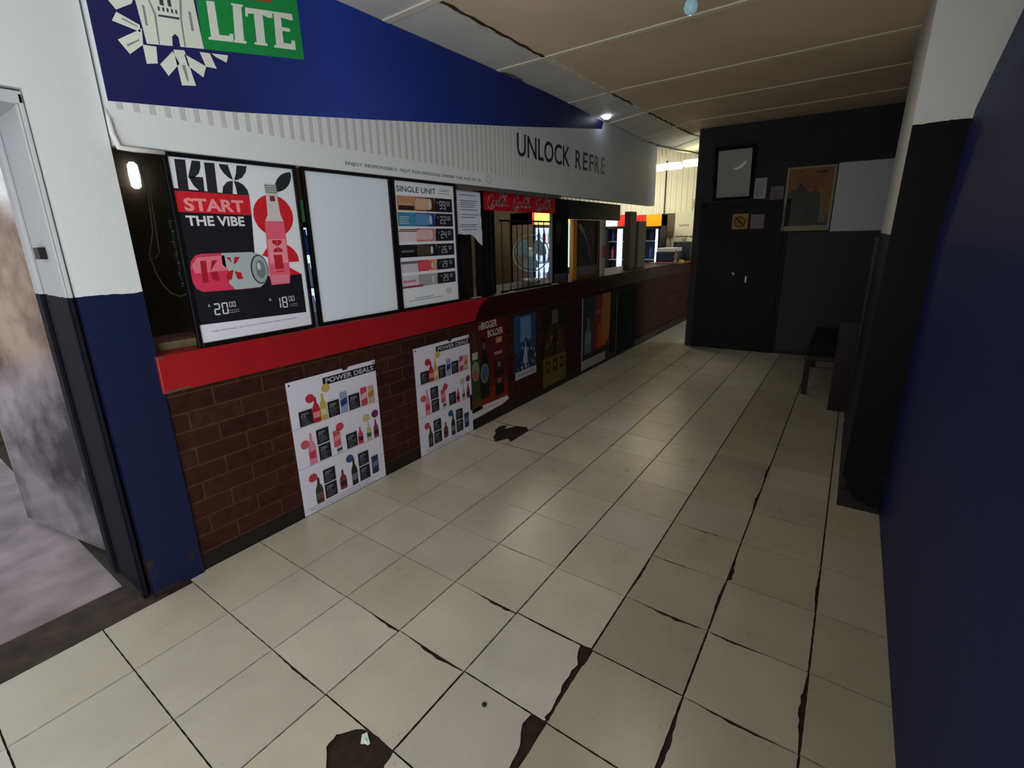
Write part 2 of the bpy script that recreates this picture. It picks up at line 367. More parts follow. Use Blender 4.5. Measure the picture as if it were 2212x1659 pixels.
# right wall: leans back a little towards the top; with pilaster
wr = paint_split('m_wall_right', 9.0, '#b8bcba', '#182250', dirt=False, rough_low=.55)
b = MB(); prof = [(0, -2.69), (.8, -2.69), (1.5, -2.70), (2.07, -2.745), (2.43, -2.83), (3.1, -3.0)]
for (z0, y0), (z1, y1) in zip(prof, prof[1:]):
    b.hexa([(-.35, y0 - .2, z0), (7.4, y0 - .2, z0), (7.4, y0, z0), (-.35, y0, z0)], [(-.35, y1 - .2, z1), (7.4, y1 - .2, z1), (7.4, y1, z1), (-.35, y1, z1)], wr)
b.build('wall_right', kind='structure')
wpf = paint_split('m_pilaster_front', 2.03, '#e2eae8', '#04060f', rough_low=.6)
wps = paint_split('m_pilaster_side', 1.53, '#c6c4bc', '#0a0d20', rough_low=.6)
b = MB()
x0, x1 = 3.14, 4.62
b.add([(x0, -2.49, -.01), (x0, -3.05, -.01), (x0, -3.05, 2.95), (x0, -2.55, 2.95)], [(0, 3, 2, 1)], wpf)
b.add([(x0, -2.49, -.01), (x1, -2.49, -.01), (x1, -2.55, 2.95), (x0, -2.55, 2.95)], [(0, 1, 2, 3)], wps)
b.add([(x1, -2.49, -.01), (x1, -3.05, -.01), (x1, -3.05, 2.95), (x1, -2.55, 2.95)], [(0, 1, 2, 3)], wpf)
b.build('wall_pilaster', kind='structure')

MB().box(-2.6, -2.45, -3.1, .5, -.02, 3.1, mat('#8a8a86', .8)).build('wall_rear', kind='structure')
# far partition (charcoal), end wall, bar back wall
wf = mat('#36383b', 0.75, noise=.15, nscale=3, bump=.15)
b = MB(); ya, yb = -.53, -3.0
b.hexa([(FX(yb), yb, -.01), (FX(yb) + .14, yb, -.01), (FX(ya) + .14, ya, -.01), (FX(ya), ya, -.01)], [(FX(yb), yb, 3.1), (FX(yb) + .14, yb, 3.1), (FX(ya) + .14, ya, 3.1), (FX(ya), ya, 3.1)], wf)
b.build('wall_far', kind='structure')
cream = mat('#dcd9c8', 0.65)
b = MB(); y = -2.9; k = 0
while y < 3.3:
    w = .05; xa, xb = (9.40, 9.415) if k % 2 else (9.415, 9.40)
    b.add([(xa, y, 0), (xa, y + w * .7, 0), (xa, y + w * .7, 3.2), (xa, y, 3.2)], [(0, 3, 2, 1)], cream)
    b.add([(xa, y + w * .7, 0), (xb, y + w, 0), (xb, y + w, 3.2), (xa, y + w * .7, 3.2)], [(0, 3, 2, 1)], cream)
    y += w; k += 1
b.box(9.43, 9.5, -2.95, 3.4, 0, 3.2, cream)
b.box(9.392, 9.40, .632, .652, 1.0, 2.85, mat('#3a3630', 0.8))
b.build('wall_end', kind='structure')
MB().box(.5, 9.55, 3.3, 3.4, -.02, 3.15, mat('#6a5c48', 0.85, noise=.2)).build('wall_back', kind='structure')
MB().box(.5, 9.55, .25, 3.4, -.05, -.01, mat('#3a352f', 0.7)).build('floor_bar', kind='structure')
# outside the side doorway
pv = mat('#a4979c', 0.8, noise=.35, nscale=5, bump=.3)
b = MB(); b.add([(-8, .27, -.012), (.6, .27, -.012), (.6, 7, -.012), (-8, 7, -.012)], [(0, 1, 2, 3)], pv)
b.build('pavement', kind='structure')
b = MB(); b.box(-.36, .6, .0, .262, -.05, -.004, mat('#463c36', 0.8, noise=.5, nscale=9, bump=.4)); b.build('trim_threshold', kind='structure')
MB().box(-6, 1.2, 6.5, 6.7, -.02, 2.2, mat('#d9b59c', 0.8)).build('wall_outside', kind='structure')
MB().box(-1.0, .62, .5, 1.7, 2.5, 2.56, mat('#3a3636', 0.8)).build('ceiling_added', kind='structure')  # unseen canopy added so the door leaf reflects dark above

# side door: white steel frame, galvanised leaf standing open outwards
d = thing('door_1', (.57, .5, 0), None, None, kind='structure')
fr = mat('#bcbfc4', 0.35)
b = MB()
fr = paint_split('m_door_frame', 1.375, '#b4b7bc', '#090c1a', dirt=False, rough_low=.8)
b.box(.528, .5425, .062, .47, 0, 2.085, fr); b.box(-.355, .5425, .062, .47, 2.05, 2.092, fr)
b.box(.512, .528, .40, .47, 0, 2.05, fr); b.box(.520, .528, .062, .10, 0, 2.05, fr)
b.build('door_frame', d, bevel=.006)
gal = bpy.data.materials.new('m_galvanised'); gal.use_nodes = True
nt = gal.node_tree; bs = nt.nodes['Principled BSDF']; bs.inputs['Metallic'].default_value = .85
g = nt.nodes.new('ShaderNodeNewGeometry'); nz = nt.nodes.new('ShaderNodeTexNoise'); nz.inputs['Scale'].default_value = 2.6; nz.inputs['Detail'].default_value = 7; nz.inputs['Roughness'].default_value = .55
rp = nt.nodes.new('ShaderNodeValToRGB'); rp.color_ramp.elements[0].position = .36; rp.color_ramp.elements[0].color = L('#3c3d42'); rp.color_ramp.elements[1].position = .60; rp.color_ramp.elements[1].color = L('#c8c8ca')
nt.links.new(g.outputs['Position'], nz.inputs['Vector']); nt.links.new(nz.outputs['Fac'], rp.inputs[0]); nt.links.new(rp.outputs[0], bs.inputs['Base Color']); bs.inputs['Roughness'].default_value = .2
dx, dy = Vector((.555, .515)), Vector((.39, 1.40)); nrm = Vector((.98, .18)) * .035
b = MB(); b.hexa([(dx.x, dx.y, .03), (dx.x + nrm.x, dx.y + nrm.y, .03), (dy.x + nrm.x, dy.y + nrm.y, .03), (dy.x, dy.y, .03)], [(dx.x, dx.y, 2.04), (dx.x + nrm.x, dx.y + nrm.y, 2.04), (dy.x + nrm.x, dy.y + nrm.y, 2.04), (dy.x, dy.y, 2.04)], gal)
leaf = b.build('door_leaf', d)
b = MB()
for z in (.0315, 1.0, 2.01):
    pass
b.tube([(dx.x - .004, dx.y, .03), (dx.x - .004, dx.y, 2.04)], .007, mat('#8b8d92', .35, .8))
b.build('edge_trim', leaf)
b = MB(); b.box(.505, .5275, .20, .27, 1.52, 1.565, mat('#15151a', .5)); b.build('strike_plate', d, label='small black latch box on the white frame')

# far door (black) set in the partition
d2 = thing('door_2', (FX(-1.05) - .01, -1.05, 0), None, None, kind='structure')
def farbox(bb, u0, v0, u1, v1, w0, w1, m):   # box on partition face, u = -y
    q = [far(u0, v0, w0), far(u0, v0, w1), far(u1, v0, w1), far(u1, v0, w0)]; t = [far(u0, v1, w0), far(u0, v1, w1), far(u1, v1, w1), far(u1, v1, w0)]
    return bb.hexa(q, t, m)
b = MB(); farbox(b, .70, 0.0, 1.62, 1.88, .0, .03, mat('#09090a', .6)); dl = b.build('door_leaf', d2, bevel=.004)
b = MB(); farbox(b, .62, 0, .70, 1.94, 0, .022, mat('#0d0d0e', .6)); farbox(b, 1.62, 0, 1.66, 1.94, 0, .022, mat('#0d0d0e', .6)); farbox(b, .62, 1.88, 1.66, 1.94, 0, .022, mat('#0d0d0e', .6)); b.build('door_frame', d2)
b = MB(); p = far(1.10, 1.03, .03); b.lathe(p, (-1, 0, 0), [(0, .014), (.02, .014), (.025, .024), (.045, .026), (.055, .012)], mat('#b9bbbd', .25, .9), 16)
b.build('door_knob', dl, smooth=True)
b = MB(); farbox(b, 1.24, .92, 1.256, 1.0, .03, .05, mat('#8e9092', .3, .9)); b.build('door_bolt', dl)

# ================================================================ COUNTER
red = mat('#98171e', 0.4, noise=.10, nscale=6); red_shade = mat('#2c0f0c', 0.55, noise=.35, nscale=9, spec=.15)
b = MB()
b.box(.755, 2.93, .022, .60, .925, 1.095, red)
b.box(2.93, 8.6, .024, .60, .925, 1.093, red_shade); b.box(8.6, 9.38, .024, .44, .925, 1.093, red_shade)
# red runs over the far section's painted shade in a ragged curved edge
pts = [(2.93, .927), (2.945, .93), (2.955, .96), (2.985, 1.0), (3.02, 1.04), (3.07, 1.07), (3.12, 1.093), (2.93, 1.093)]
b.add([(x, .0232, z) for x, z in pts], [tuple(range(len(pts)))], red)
wn = mat('#5c3a2c', .7)
for x0_, z0_, w_, h_ in ((.757, .925, .12, .016), (1.25, 1.088, .2, .007), (1.9, 1.086, .25, .009), (2.3, .926, .12, .008), (.757, 1.08, .03, .015)):
    b.add([(x0_, .0215, z0_), (x0_ + w_, .0215, z0_ + .002), (x0_ + w_ * .8, .0215, z0_ + h_), (x0_ + w_ * .1, .0215, z0_ + h_ * .8)], [(0, 1, 2, 3)], wn)
b.build('bar_counter', label='long red painted bar ledge, far part maroon as painted shade, on top of the brick wall', cat='counter', bevel=.004)
# rail under the sign
b = MB(); b.box(2.84, 4.33, .02, .09, 1.918, 1.944, mat('#77787a', .4, .6))
b.build('hatch_rail', label='grey metal rail under the sign above the red banner', cat='rail')

# ================================================================ FASCIA SIGN
def printed_blue():
    """the sign's printed background: deep violet navy behind the emblem, royal blue further right, with the falloff of light painted into the far end"""
    m = bpy.data.materials.new('m_printed_blue'); m.use_nodes = True; nt = m.node_tree; K = nt.links.new
    b = nt.nodes['Principled BSDF']; b.inputs['Roughness'].default_value = .45; b.inputs['Specular IOR Level'].default_value = .3
    g = nt.nodes.new('ShaderNodeNewGeometry'); sp = nt.nodes.new('ShaderNodeSeparateXYZ'); K(g.outputs['Position'], sp.inputs[0])
    mr = nt.nodes.new('ShaderNodeMapRange'); mr.inputs[1].default_value = .8; mr.inputs[2].default_value = 5.2; K(sp.outputs['X'], mr.inputs[0])
    rp = nt.nodes.new('ShaderNodeValToRGB'); e = rp.color_ramp.elements
    e[0].position = 0; e[0].color = L('#1e1f58'); e[1].position = 1; e[1].color = L('#101846')  # far end stop darkened to paint in the falloff of light
    for p_, c_ in ((.10, '#1c2565'), (.24, '#1b389c'), (.45, '#182f86')):
        q_ = e.new(p_); q_.color = L(c_)
    K(mr.outputs[0], rp.inputs[0]); K(rp.outputs[0], b.inputs['Base Color']); return m
s = Pr(front(.012))
top = [(x, zc(x, .04) - .006) for x in (.775, 2.2, 4.0, 4.6, 5.2, 5.8, 6.4, 7.0)]
wf_ = mat('#d9dfe4', .55); nv = printed_blue(); rb = mat('#b3b0ab', .55)
bx = MB()
bottom = 1.945
# box body: follow the ceiling line
for (xa, za), (xb, zb) in zip(top, top[1:]):
    s.hexa([(xa, .012, bottom), (xb, .012, bottom), (xb, .10, bottom), (xa, .10, bottom)], [(xa, .012, za), (xb, .012, zb), (xb, .10, zb), (xa, .10, za)], wf_)
# navy field above a rising diagonal
dg = [(.776, 2.098), (1.26, 2.143), (2.08, 2.245), (3.51, 2.43), (5.2, 2.665)]
s.pg(dg + [(5.24, 2.745)] + [(x, z) for x, z in top[::-1] if x < 5.2], nv, 1)
# printed ribs, fading out towards the right
x = .80; k = 0
def dz(x):
    for (a, za), (b_, zb) in zip(dg, dg[1:]):
        if a <= x <= b_: return za + (zb - za) * (x - a) / (b_ - a)
    return dg[-1][1]
while x < 4.6:
    f = 1 if x < 2.4 else max(0, (4.6 - x) / 2.2)
    c = ['#d3d8dc', '#cdd2d5', '#c8ccce', '#c3c6c8', '#bfc1c2'][min(4, int(f * 4.99))]
    z0 = 2.075 - .014 * (x - .8); zt = dz(x + .01) - .002
    if f > .05:
        s.pg([(x, z0), (x + .024, z0), (x + .024, zt), (x, zt)], mat(c, .55), 2)
        s.pg([(x + .024, z0), (x + .030, z0), (x + .030, zt), (x + .024, zt)], mat('#e6ebef' if f > .5 else '#dfe4e8', .55), 2)
    x += .0555; k += 1
gw = mat('#dfe6dd', .6); gg = mat('#179048', .5)
LG = {'castle': [(.934,2.486),(.947,2.334),(1.164,2.372),(1.154,2.558),(1.15,2.70),(.93,2.66)],
 'g': [(1.165,2.76),(1.164,2.372),(1.65,2.45),(1.647,2.77)],
 'L': [(1.206,2.564),(1.24,2.572),(1.24,2.446),(1.285,2.455),(1.287,2.464),(1.302,2.467),(1.301,2.434),(1.19,2.415),(1.192,2.424),(1.203,2.43)],
 'I': [(1.314,2.59),(1.367,2.6),(1.365,2.59),(1.358,2.588),(1.349,2.453),(1.36,2.454),(1.358,2.443),(1.297,2.433),(1.299,2.442),(1.307,2.445),(1.319,2.583),(1.312,2.582)],
 'T': [(1.376,2.593),(1.505,2.618),(1.505,2.59),(1.484,2.584),(1.456,2.587),(1.452,2.472),(1.462,2.471),(1.461,2.461),(1.396,2.451),(1.398,2.46),(1.409,2.465),(1.413,2.579),(1.385,2.571),(1.383,2.558),(1.371,2.557)],
 'E': [(1.507,2.618),(1.61,2.638),(1.613,2.612),(1.594,2.607),(1.549,2.605),(1.548,2.565),(1.589,2.571),(1.59,2.556),(1.547,2.548),(1.547,2.498),(1.586,2.503),(1.593,2.522),(1.609,2.523),(1.609,2.483),(1.494,2.464),(1.495,2.474),(1.506,2.478),(1.513,2.609),(1.505,2.608)],
 'a1': [(.863,2.418),(.934,2.395),(.933,2.370),(.843,2.383)], 'a2': [(.849,2.322),(.939,2.384),(.933,2.327),(.881,2.281)], 'a3': [(.931,2.327),(.979,2.332),(.973,2.271),(.933,2.26)],
 'a4': [(1.041,2.338),(1.083,2.346),(1.106,2.218),(1.05,2.208)], 'a5': [(1.037,2.331),(.981,2.27),(1.005,2.233),(1.055,2.29)], 'a6': [(1.08,2.332),(1.162,2.305),(1.142,2.258),(1.087,2.29)],
 'a7': [(1.144,2.356),(1.186,2.361),(1.205,2.306),(1.161,2.304)], 'a8': [(1.193,2.363),(1.265,2.373),(1.253,2.341),(1.209,2.353)], 'a0': [(.843,2.451),(.928,2.479),(.92,2.462),(.864,2.425)]}
s.pg(LG['g'], gg, 2); s.pg([(1.354,2.62),(1.511,2.655),(1.52,2.70),(1.36,2.66)], mat('#a8452a', .5), 3)
for k in ('castle', 'a1', 'a2', 'a3', 'a4', 'a5', 'a6', 'a7', 'a8', 'a0', 'L', 'I', 'T', 'E'): s.pg(LG[k], gw, 4)
gd = mat('#3b4250', .6); gm = mat('#8c9194', .6)
s.pg([(1.04,2.346),(1.045,2.386),(1.058,2.399),(1.069,2.39),(1.070,2.352)], nv, 5)
s.pg([(1.007,2.453),(1.085,2.465),(1.085,2.457),(1.007,2.446)], gd, 5)
s.pg([(.984,2.50),(1.0,2.453),(.994,2.344),(.989,2.342),(.992,2.45),(.978,2.50),(.975,2.66),(.985,2.66)], gm, 5)
s.pg([(1.107,2.54),(1.095,2.463),(1.092,2.361),(1.086,2.359),(1.088,2.463),(1.098,2.538),(1.10,2.69),(1.108,2.69)], gm, 5)
s.rc(1.02, 2.49, 1.035, 2.53, gd, 5); s.rc(1.05, 2.495, 1.063, 2.535, gd, 5); s.rc(.955, 2.40, .963, 2.47, gm, 5); s.rc(1.125, 2.43, 1.135, 2.50, gm, 5)
for q in range(5): s.rc(1.01 + q * .016, 2.468 + q * .002, 1.017 + q * .016, 2.482 + q * .002, gd, 5)
s.pg([(.879,2.403),(.923,2.390),(.925,2.385),(.876,2.397)], gm, 5); s.pg([(.875,2.312),(.922,2.343),(.922,2.338),(.879,2.306)], gm, 5); s.pg([(1.063,2.287),(1.077,2.290),(1.08,2.231),(1.073,2.229)], gm, 5)
ink = mat('#262b3a', .6)
# UNLOCK REFRE... letters, ink getting fainter to the right
s.tx('UNLOCK', 3.56, 2.215, .92, .18, ink, 4, .012)
for t, u, w_, h in (('R', 4.60, .125, '#383d4a'), ('E', 4.765, .105, '#4a4e59'), ('F', 4.91, .10, '#6c6e74'), ('R', 5.04, .12, '#858588'), ('E', 5.20, .10, '#9c9b9a')):
    s.tx(t, u, 2.215, w_, .17, mat(h, .6), 4, .012)
s.tx('ENJOY RESPONSIBLY. NOT FOR PERSONS UNDER THE AGE OF 18.', 1.835, 1.970, 1.23, .024, mat('#3c4560', .6), 4)
s.ell(3.16, 2.0, .035, .03, mat('#b99fa0', .6), 3); s.ell(3.16, 2.0, .028, .024, wf_, 4)
s.build('fascia_sign', label='long sign board above the hatch, navy over white, with green LITE logo and UNLOCK', cat='sign')
# rounded white end moulding of the fascia box
b = MB(); b.tube([(.764, .016, 2.07), (.763, .002, 2.03), (.763, -.004, 1.98), (.774, -.006, 1.932), (.82, -.004, 1.93), (.93, -.002, 1.93)], [.003, .008, .010, .011, .010, .008], mat('#d9dcdb', .3), 10)
b.build('corner_moulding', label='glossy white moulding wrapping the lower left corner of the sign board', cat='moulding', smooth=True)

# ================================================================ HATCH POSTERS (framed, standing on the counter)
def framed(x0, x1, z0, z1, draw, label, bw=.018, name='framed_poster', bgc='#e0e6f0', y=.050):
    t = thing(name, ((x0 + x1) / 2, y, z0), label, 'poster')
    b = MB(); fm = mat('#0c0c10', .35)
    b.box(x0, x0 + bw, y - .012, y + .012, z0, z1, fm); b.box(x1 - bw, x1, y - .012, y + .012, z0, z1, fm)
    b.box(x0 + bw, x1 - bw, y - .012, y + .012, z1 - bw, z1, fm); b.box(x0 + bw, x1 - bw, y - .012, y + .012, z0, z0 + bw, fm)
    b.build('frame', t, bevel=.002)
    p = Pr(front(y)); p.box(x0 + bw * .6, x1 - bw * .6, y, y + .004, z0 + bw * .6, z1 - bw * .6, mat(bgc, .5))
    draw(p); p.build('sheet', t); return t
def arc(cx, cz, r, a0, a1, n=10): return [(cx + r * math.cos(math.radians(a0 + (a1 - a0) * k / n)), cz + r * math.sin(math.radians(a0 + (a1 - a0) * k / n))) for k in range(n + 1)]
def kix(p):
    K_ = mat('#24262e', .5); R_ = mat('#c9202c', .5); R2 = mat('#d93a44', .5); PK = mat('#e8758a', .5); W2 = mat('#d9dbe4', .5)
    # dark field lower-left, with the white of the sheet showing top and right
    p.pg([(.955, 1.80), (1.284, 1.786), (1.281, 1.694), (1.268, 1.52), (1.26, 1.40), (1.505, 1.395), (1.505, 1.189), (.952, 1.200)], mat('#191b22', .45), 1)
    p.pg([(.983, 1.919), (1.026, 1.92), (1.018, 1.79), (.978, 1.793)], K_, 2)
    p.pg([(1.052, 1.92), (1.086, 1.92), (1.084, 1.895), (1.072, 1.868), (1.052, 1.85), (1.030, 1.843), (1.026, 1.85)], K_, 2)
    p.pg([(1.030, 1.852), (1.087, 1.853), (1.083, 1.786), (1.060, 1.795), (1.042, 1.815), (1.033, 1.835)], K_, 2)
    p.pg([(1.102, 1.917), (1.146, 1.918), (1.139, 1.785), (1.096, 1.788)], K_, 2)
    p.pg([(1.165, 1.917), (1.205, 1.917), (1.212, 1.88), (1.219, 1.852), (1.200, 1.860), (1.180, 1.880), (1.168, 1.9)], K_, 2)
    p.pg([(1.245, 1.918), (1.293, 1.919), (1.285, 1.893), (1.262, 1.865), (1.238, 1.853), (1.224, 1.852), (1.236, 1.88)], K_, 2)
    p.pg([(1.159, 1.787), (1.206, 1.787), (1.212, 1.82), (1.217, 1.848), (1.19, 1.842), (1.168, 1.82)], K_, 2)
    p.pg([(1.228, 1.787), (1.284, 1.787), (1.280, 1.81), (1.262, 1.835), (1.24, 1.846), (1.222, 1.848), (1.226, 1.82)], K_, 2)
    p.pg([(.957, 1.790), (1.284, 1.786), (1.281, 1.694), (.955, 1.702)], R_, 3)
    p.tx('START', .988, 1.706, .262, .056, mat('#e8939b', .5), 4, .035)
    p.tx('THE VIBE', .985, 1.643, .256, .044, mat('#d9dae2', .5), 3, .03)
    p.ell(1.395, 1.695, .105, .101, R_, 2); 
    p.pg([(1.30, 1.505)] + arc(1.40, 1.455, .105, 150, 20, 12) + [(1.50, 1.462), (1.40, 1.462)], R_, 2)
    p.pg([(1.40, 1.46), (1.505, 1.395), (1.395, 1.395)], R_, 2); p.pg([(1.36, 1.40), (1.40, 1.455), (1.33, 1.455)], R2, 2)
    p.pg([(1.418, 1.808)] + arc(1.52, 1.81, .102, 180, 92, 10) + arc(1.418, 1.912, .102, 0, -88, 10)[1:], mat('#1f2a2c', .5), 2)
    # bottle
    p.pg([(1.36, 1.352), (1.43, 1.352), (1.44, 1.40), (1.445, 1.66), (1.43, 1.70), (1.425, 1.76), (1.425, 1.84), (1.37, 1.84), (1.368, 1.76), (1.362, 1.70), (1.342, 1.66), (1.325, 1.40), (1.33, 1.352)], mat('#e2607a', .45), 4)
    p.pg([(1.345, 1.668), (1.444, 1.668), (1.43, 1.70), (1.425, 1.84), (1.37, 1.84), (1.362, 1.70)], mat('#cfc6cc', .4), 5)
    p.rc(1.366, 1.80, 1.428, 1.845, mat('#a9b4b6', .4), 6)
    for q in range(4): p.rc(1.366, 1.806 + q * .01, 1.428, 1.809 + q * .01, mat('#5f6a6c', .4), 7)
    p.rc(1.385, 1.765, 1.412, 1.79, mat('#7a2a38', .5), 6)
    p.pg([(1.338, 1.46), (1.438, 1.46), (1.44, 1.58), (1.342, 1.58)], mat('#ea90a2', .5), 5)
    for a, bb in (((1.365, 1.575), (1.39, 1.545)), ((1.415, 1.575), (1.392, 1.545)), ((1.365, 1.515), (1.39, 1.541)), ((1.415, 1.515), (1.392, 1.541))):
        p.pg([a, (bb[0], a[1]), bb, (a[0], (a[1] + bb[1]) / 2)], mat('#b51f2e', .5), 6)
    p.rc(1.362, 1.43, 1.408, 1.502, mat('#b5202f', .5), 6); p.rc(1.365, 1.415, 1.405, 1.42, mat('#b5202f', .5), 6)
    p.rc(1.335, 1.358, 1.43, 1.40, mat('#e07c98', .5), 5)
    # can lying on its side
    cv = 1.433
    p.pg([(.964, 1.46), (.972, 1.49), (.995, 1.515), (1.02, 1.521), (1.25, 1.521), (1.28, 1.512), (1.30, 1.49), (1.30, 1.37), (1.27, 1.348), (1.22, 1.345), (1.00, 1.35), (.975, 1.365), (.963, 1.40)], mat('#cf3a58', .35), 7)
    p.pg([(.972, 1.47), (1.0, 1.505), (1.12, 1.51), (1.12, 1.44), (.98, 1.435)], mat('#e0728a', .35), 8)
    p.pg([(1.108, 1.521), (1.25, 1.521), (1.28, 1.512), (1.30, 1.49), (1.30, 1.37), (1.27, 1.348), (1.145, 1.347), (1.12, 1.38), (1.135, 1.43), (1.105, 1.47)], mat('#aab6bb', .3), 8)
    p.ell(1.278, 1.435, .044, .072, mat('#4d565c', .3, .6), 9); p.ell(1.28, 1.435, .039, .066, mat('#9aa5aa', .3), 10); p.ell(1.283, 1.435, .024, .045, mat('#727d83', .3), 11); p.ell(1.276, 1.45, .009, .018, mat('#c3ccd0', .3), 12)
    dr = mat('#b3202c', .4)
    p.pg([(1.125, 1.50), (1.145, 1.50), (1.150, 1.475)], dr, 9); p.pg([(1.165, 1.50), (1.19, 1.50), (1.17, 1.472), (1.155, 1.468)], dr, 9)
    p.pg(arc(1.148, 1.405, .035, 85, 195, 8) + [(1.135, 1.395), (1.148, 1.43)], dr, 9); p.pg([(1.155, 1.435), (1.185, 1.425), (1.19, 1.395), (1.163, 1.395)], dr, 9)
    kk = mat('#a31e30', .4)
    for pts in ([(1.01, 1.49), (1.035, 1.49), (1.03, 1.39), (1.005, 1.39)], [(1.06, 1.49), (1.085, 1.49), (1.045, 1.44)], [(1.045, 1.435), (1.075, 1.44), (1.08, 1.395), (1.05, 1.40)]): p.pg(pts, kk, 9)
    lt = mat('#c8ccd6', .5)
    p.tx('R', 1.011, 1.278, .010, .012, lt, 3); p.seg('20', 1.033, 1.236, .056, lt, 3); p.seg('00', 1.105, 1.266, .026, lt, 3); p.lines(1.10, 1.15, (1.240, 1.250), lt, .0015, 3)
    p.tx('R', 1.306, 1.272, .012, .013, lt, 3); p.seg('18', 1.335, 1.228, .058, lt, 3); p.seg('00', 1.412, 1.258, .028, lt, 3); p.lines(1.415, 1.46, (1.232, 1.242), lt, .0015, 3)
    p.pg([(.953, 1.201), (1.505, 1.189), (1.505, 1.13), (.953, 1.13)], mat('#dcdaea', .5), 3)
    p.tx('ENJOY RESPONSIBLY. NOT FOR SALE TO PERSONS UNDER THE AGE OF 18', 1.01, 1.158, .43, .008, mat('#3a3a4a', .5), 4, 0, 0, .003)
framed(.937, 1.545, 1.098, 1.945, kix, 'black framed KIX START THE VIBE poster with red can, standing on the red counter')
def blank(p): p.pg([(2.10, 1.60), (2.14, 1.62), (2.145, 1.66), (2.115, 1.64)], mat('#d5e0ef', .5), 1)
framed(1.575, 2.185, 1.098, 1.945, blank, 'black framed blank white sheet standing on the counter between the two drinks posters', bgc='#dde8f6')
def single(p):
    p.tx('SINGLE UNIT', 2.236, 1.862, .36, .036, mat('#2b3a48', .5), 2, .01)
    p.tx('CANS', 2.635, 1.882, .10, .02, mat('#55616e', .5), 2); p.lines(2.62, 2.75, (1.868,), mat('#55616e', .5), .003, 2)
    rows = [(1.746, 1.838, '#b98a68', '#a85c44', '#4a2420', '99'), (1.648, 1.736, '#3f86a8', '#3a6ea8', '#2b3e7a', '22'), (1.549, 1.634, '#d8ccd8', '#cf6a78', '#b8828c', '24'),
            (1.448, 1.530, '#1a1c24', '#3d3428', '#1b1c22', '26'), (1.350, 1.424, '#c9c2d0', '#c83c48', '#d09c78', '29'), (1.250, 1.328, '#c9c4d2', '#8c8c96', '#a4a4ac', '29')]
    for q, (z0, z1, c1, c2, c3, pr) in enumerate(rows):
        h = z1 - z0; u0 = 2.232 - q * .003
        p.rc(u0, z0, u0 + .16, z1, mat(c1, .5), 2); p.rc(u0 + .16, z0, u0 + .34, z1, mat(c2, .5), 2); p.pg([(u0 + .34, z0), (2.76, z0), (2.76, z1), (u0 + .35, z1)], mat('#20212c', .5), 2)
        p.rc(u0 + .26, z0, u0 + .345, z1, mat(c3, .5), 3)
        # can lying in the strip
        p.pg([(u0 + .165, z0 + h * .12), (u0 + .30, z0 + h * .12), (u0 + .315, z0 + h * .25), (u0 + .315, z1 - h * .2), (u0 + .30, z1 - h * .1), (u0 + .165, z1 - h * .1), (u0 + .155, z0 + h * .5)], mat(['#c9a890', '#5c8ec4', '#d8b4bc', '#4a4238', '#cc5560', '#9ea0a6'][q], .4), 4)
        p.ell(u0 + .30, (z0 + z1) / 2, .013, h * .32, mat('#c8c8cc', .4), 5)
        if q in (0, 3): p.rc(u0 + .01, z0 + h * .05, u0 + .15, z0 + h * .35, mat('#33201c' if q == 0 else '#0d0e12', .5), 3); p.lines(u0 + .012, u0 + .145, (z0 + h * .42, z0 + h * .52), mat('#c8c2bc', .5), .002, 4)
        if q == 1: p.lines(u0 + .01, u0 + .10, (z0 + h * .2, z0 + h * .35, z0 + h * .5, z0 + h * .65), mat('#c8d4e0', .5), .004, 3); 
        if q in (2, 4): p.lines(u0, u0 + .2, (z1 - h * .12, z1 - h * .24), mat('#5a2c3a' if q == 2 else '#2a2838', .5), .006, 3)
        if q == 5: p.tx('SAVANNA', u0 + .015, z0 + h * .42, .12, h * .2, mat('#b02030', .5), 3, .03); p.rc(u0, z0 - .004, u0 + .2, z0 + h * .12, mat('#a81f3a', .5), 3)
        lt = mat('#b9b4c2', .5)
        p.tx('R', 2.60, z0 + h * .62, .012, h * .14, lt, 3); p.seg(pr, 2.625, z0 + h * .2, h * .6, lt, 3); p.seg('00', 2.70, z0 + h * .48, h * .32, lt, 3)
    p.lines(2.33, 2.52, (1.170,), mat('#5b5f70', .5), .003, 2); p.lines(2.26, 2.63, (1.156,), mat('#5b5f70', .5), .003, 2)
    p.ell(2.68, 1.19, .03, .022, mat('#b4a6b4', .5), 2); p.ell(2.68, 1.19, .025, .018, mat('#c8cbd6', .5), 3)
framed(2.195, 2.80, 1.098, 1.945, single, 'black framed SINGLE UNIT price poster with six coloured rows, standing on the counter')

# torn paper notice
pts = [(2.83, 1.905), (3.115, 1.905), (3.118, 1.80), (3.112, 1.74), (3.122, 1.70), (3.118, 1.64), (3.126, 1.60), (3.122, 1.505), (3.10, 1.515), (3.06, 1.54), (3.02, 1.578), (2.97, 1.592), (2.90, 1.590), (2.85, 1.598), (2.83, 1.59)]
p = Pr(front(.066)); p.pg(pts, mat('#d2d8ea', .7), 0); p.pg([(x, z) for x, z in pts][::-1], mat('#b4b6c6', .7), -1)
for k, z in enumerate((1.875, 1.835, 1.82, 1.805, 1.79, 1.77, 1.735, 1.715, 1.66, 1.645, 1.625)): p.lines(2.86, 3.10, (z,), mat('#565c78', .7), .005, 1, .3)
p.build('paper_notice', label='torn white printed notice hanging beside the SINGLE UNIT poster', cat='notice')

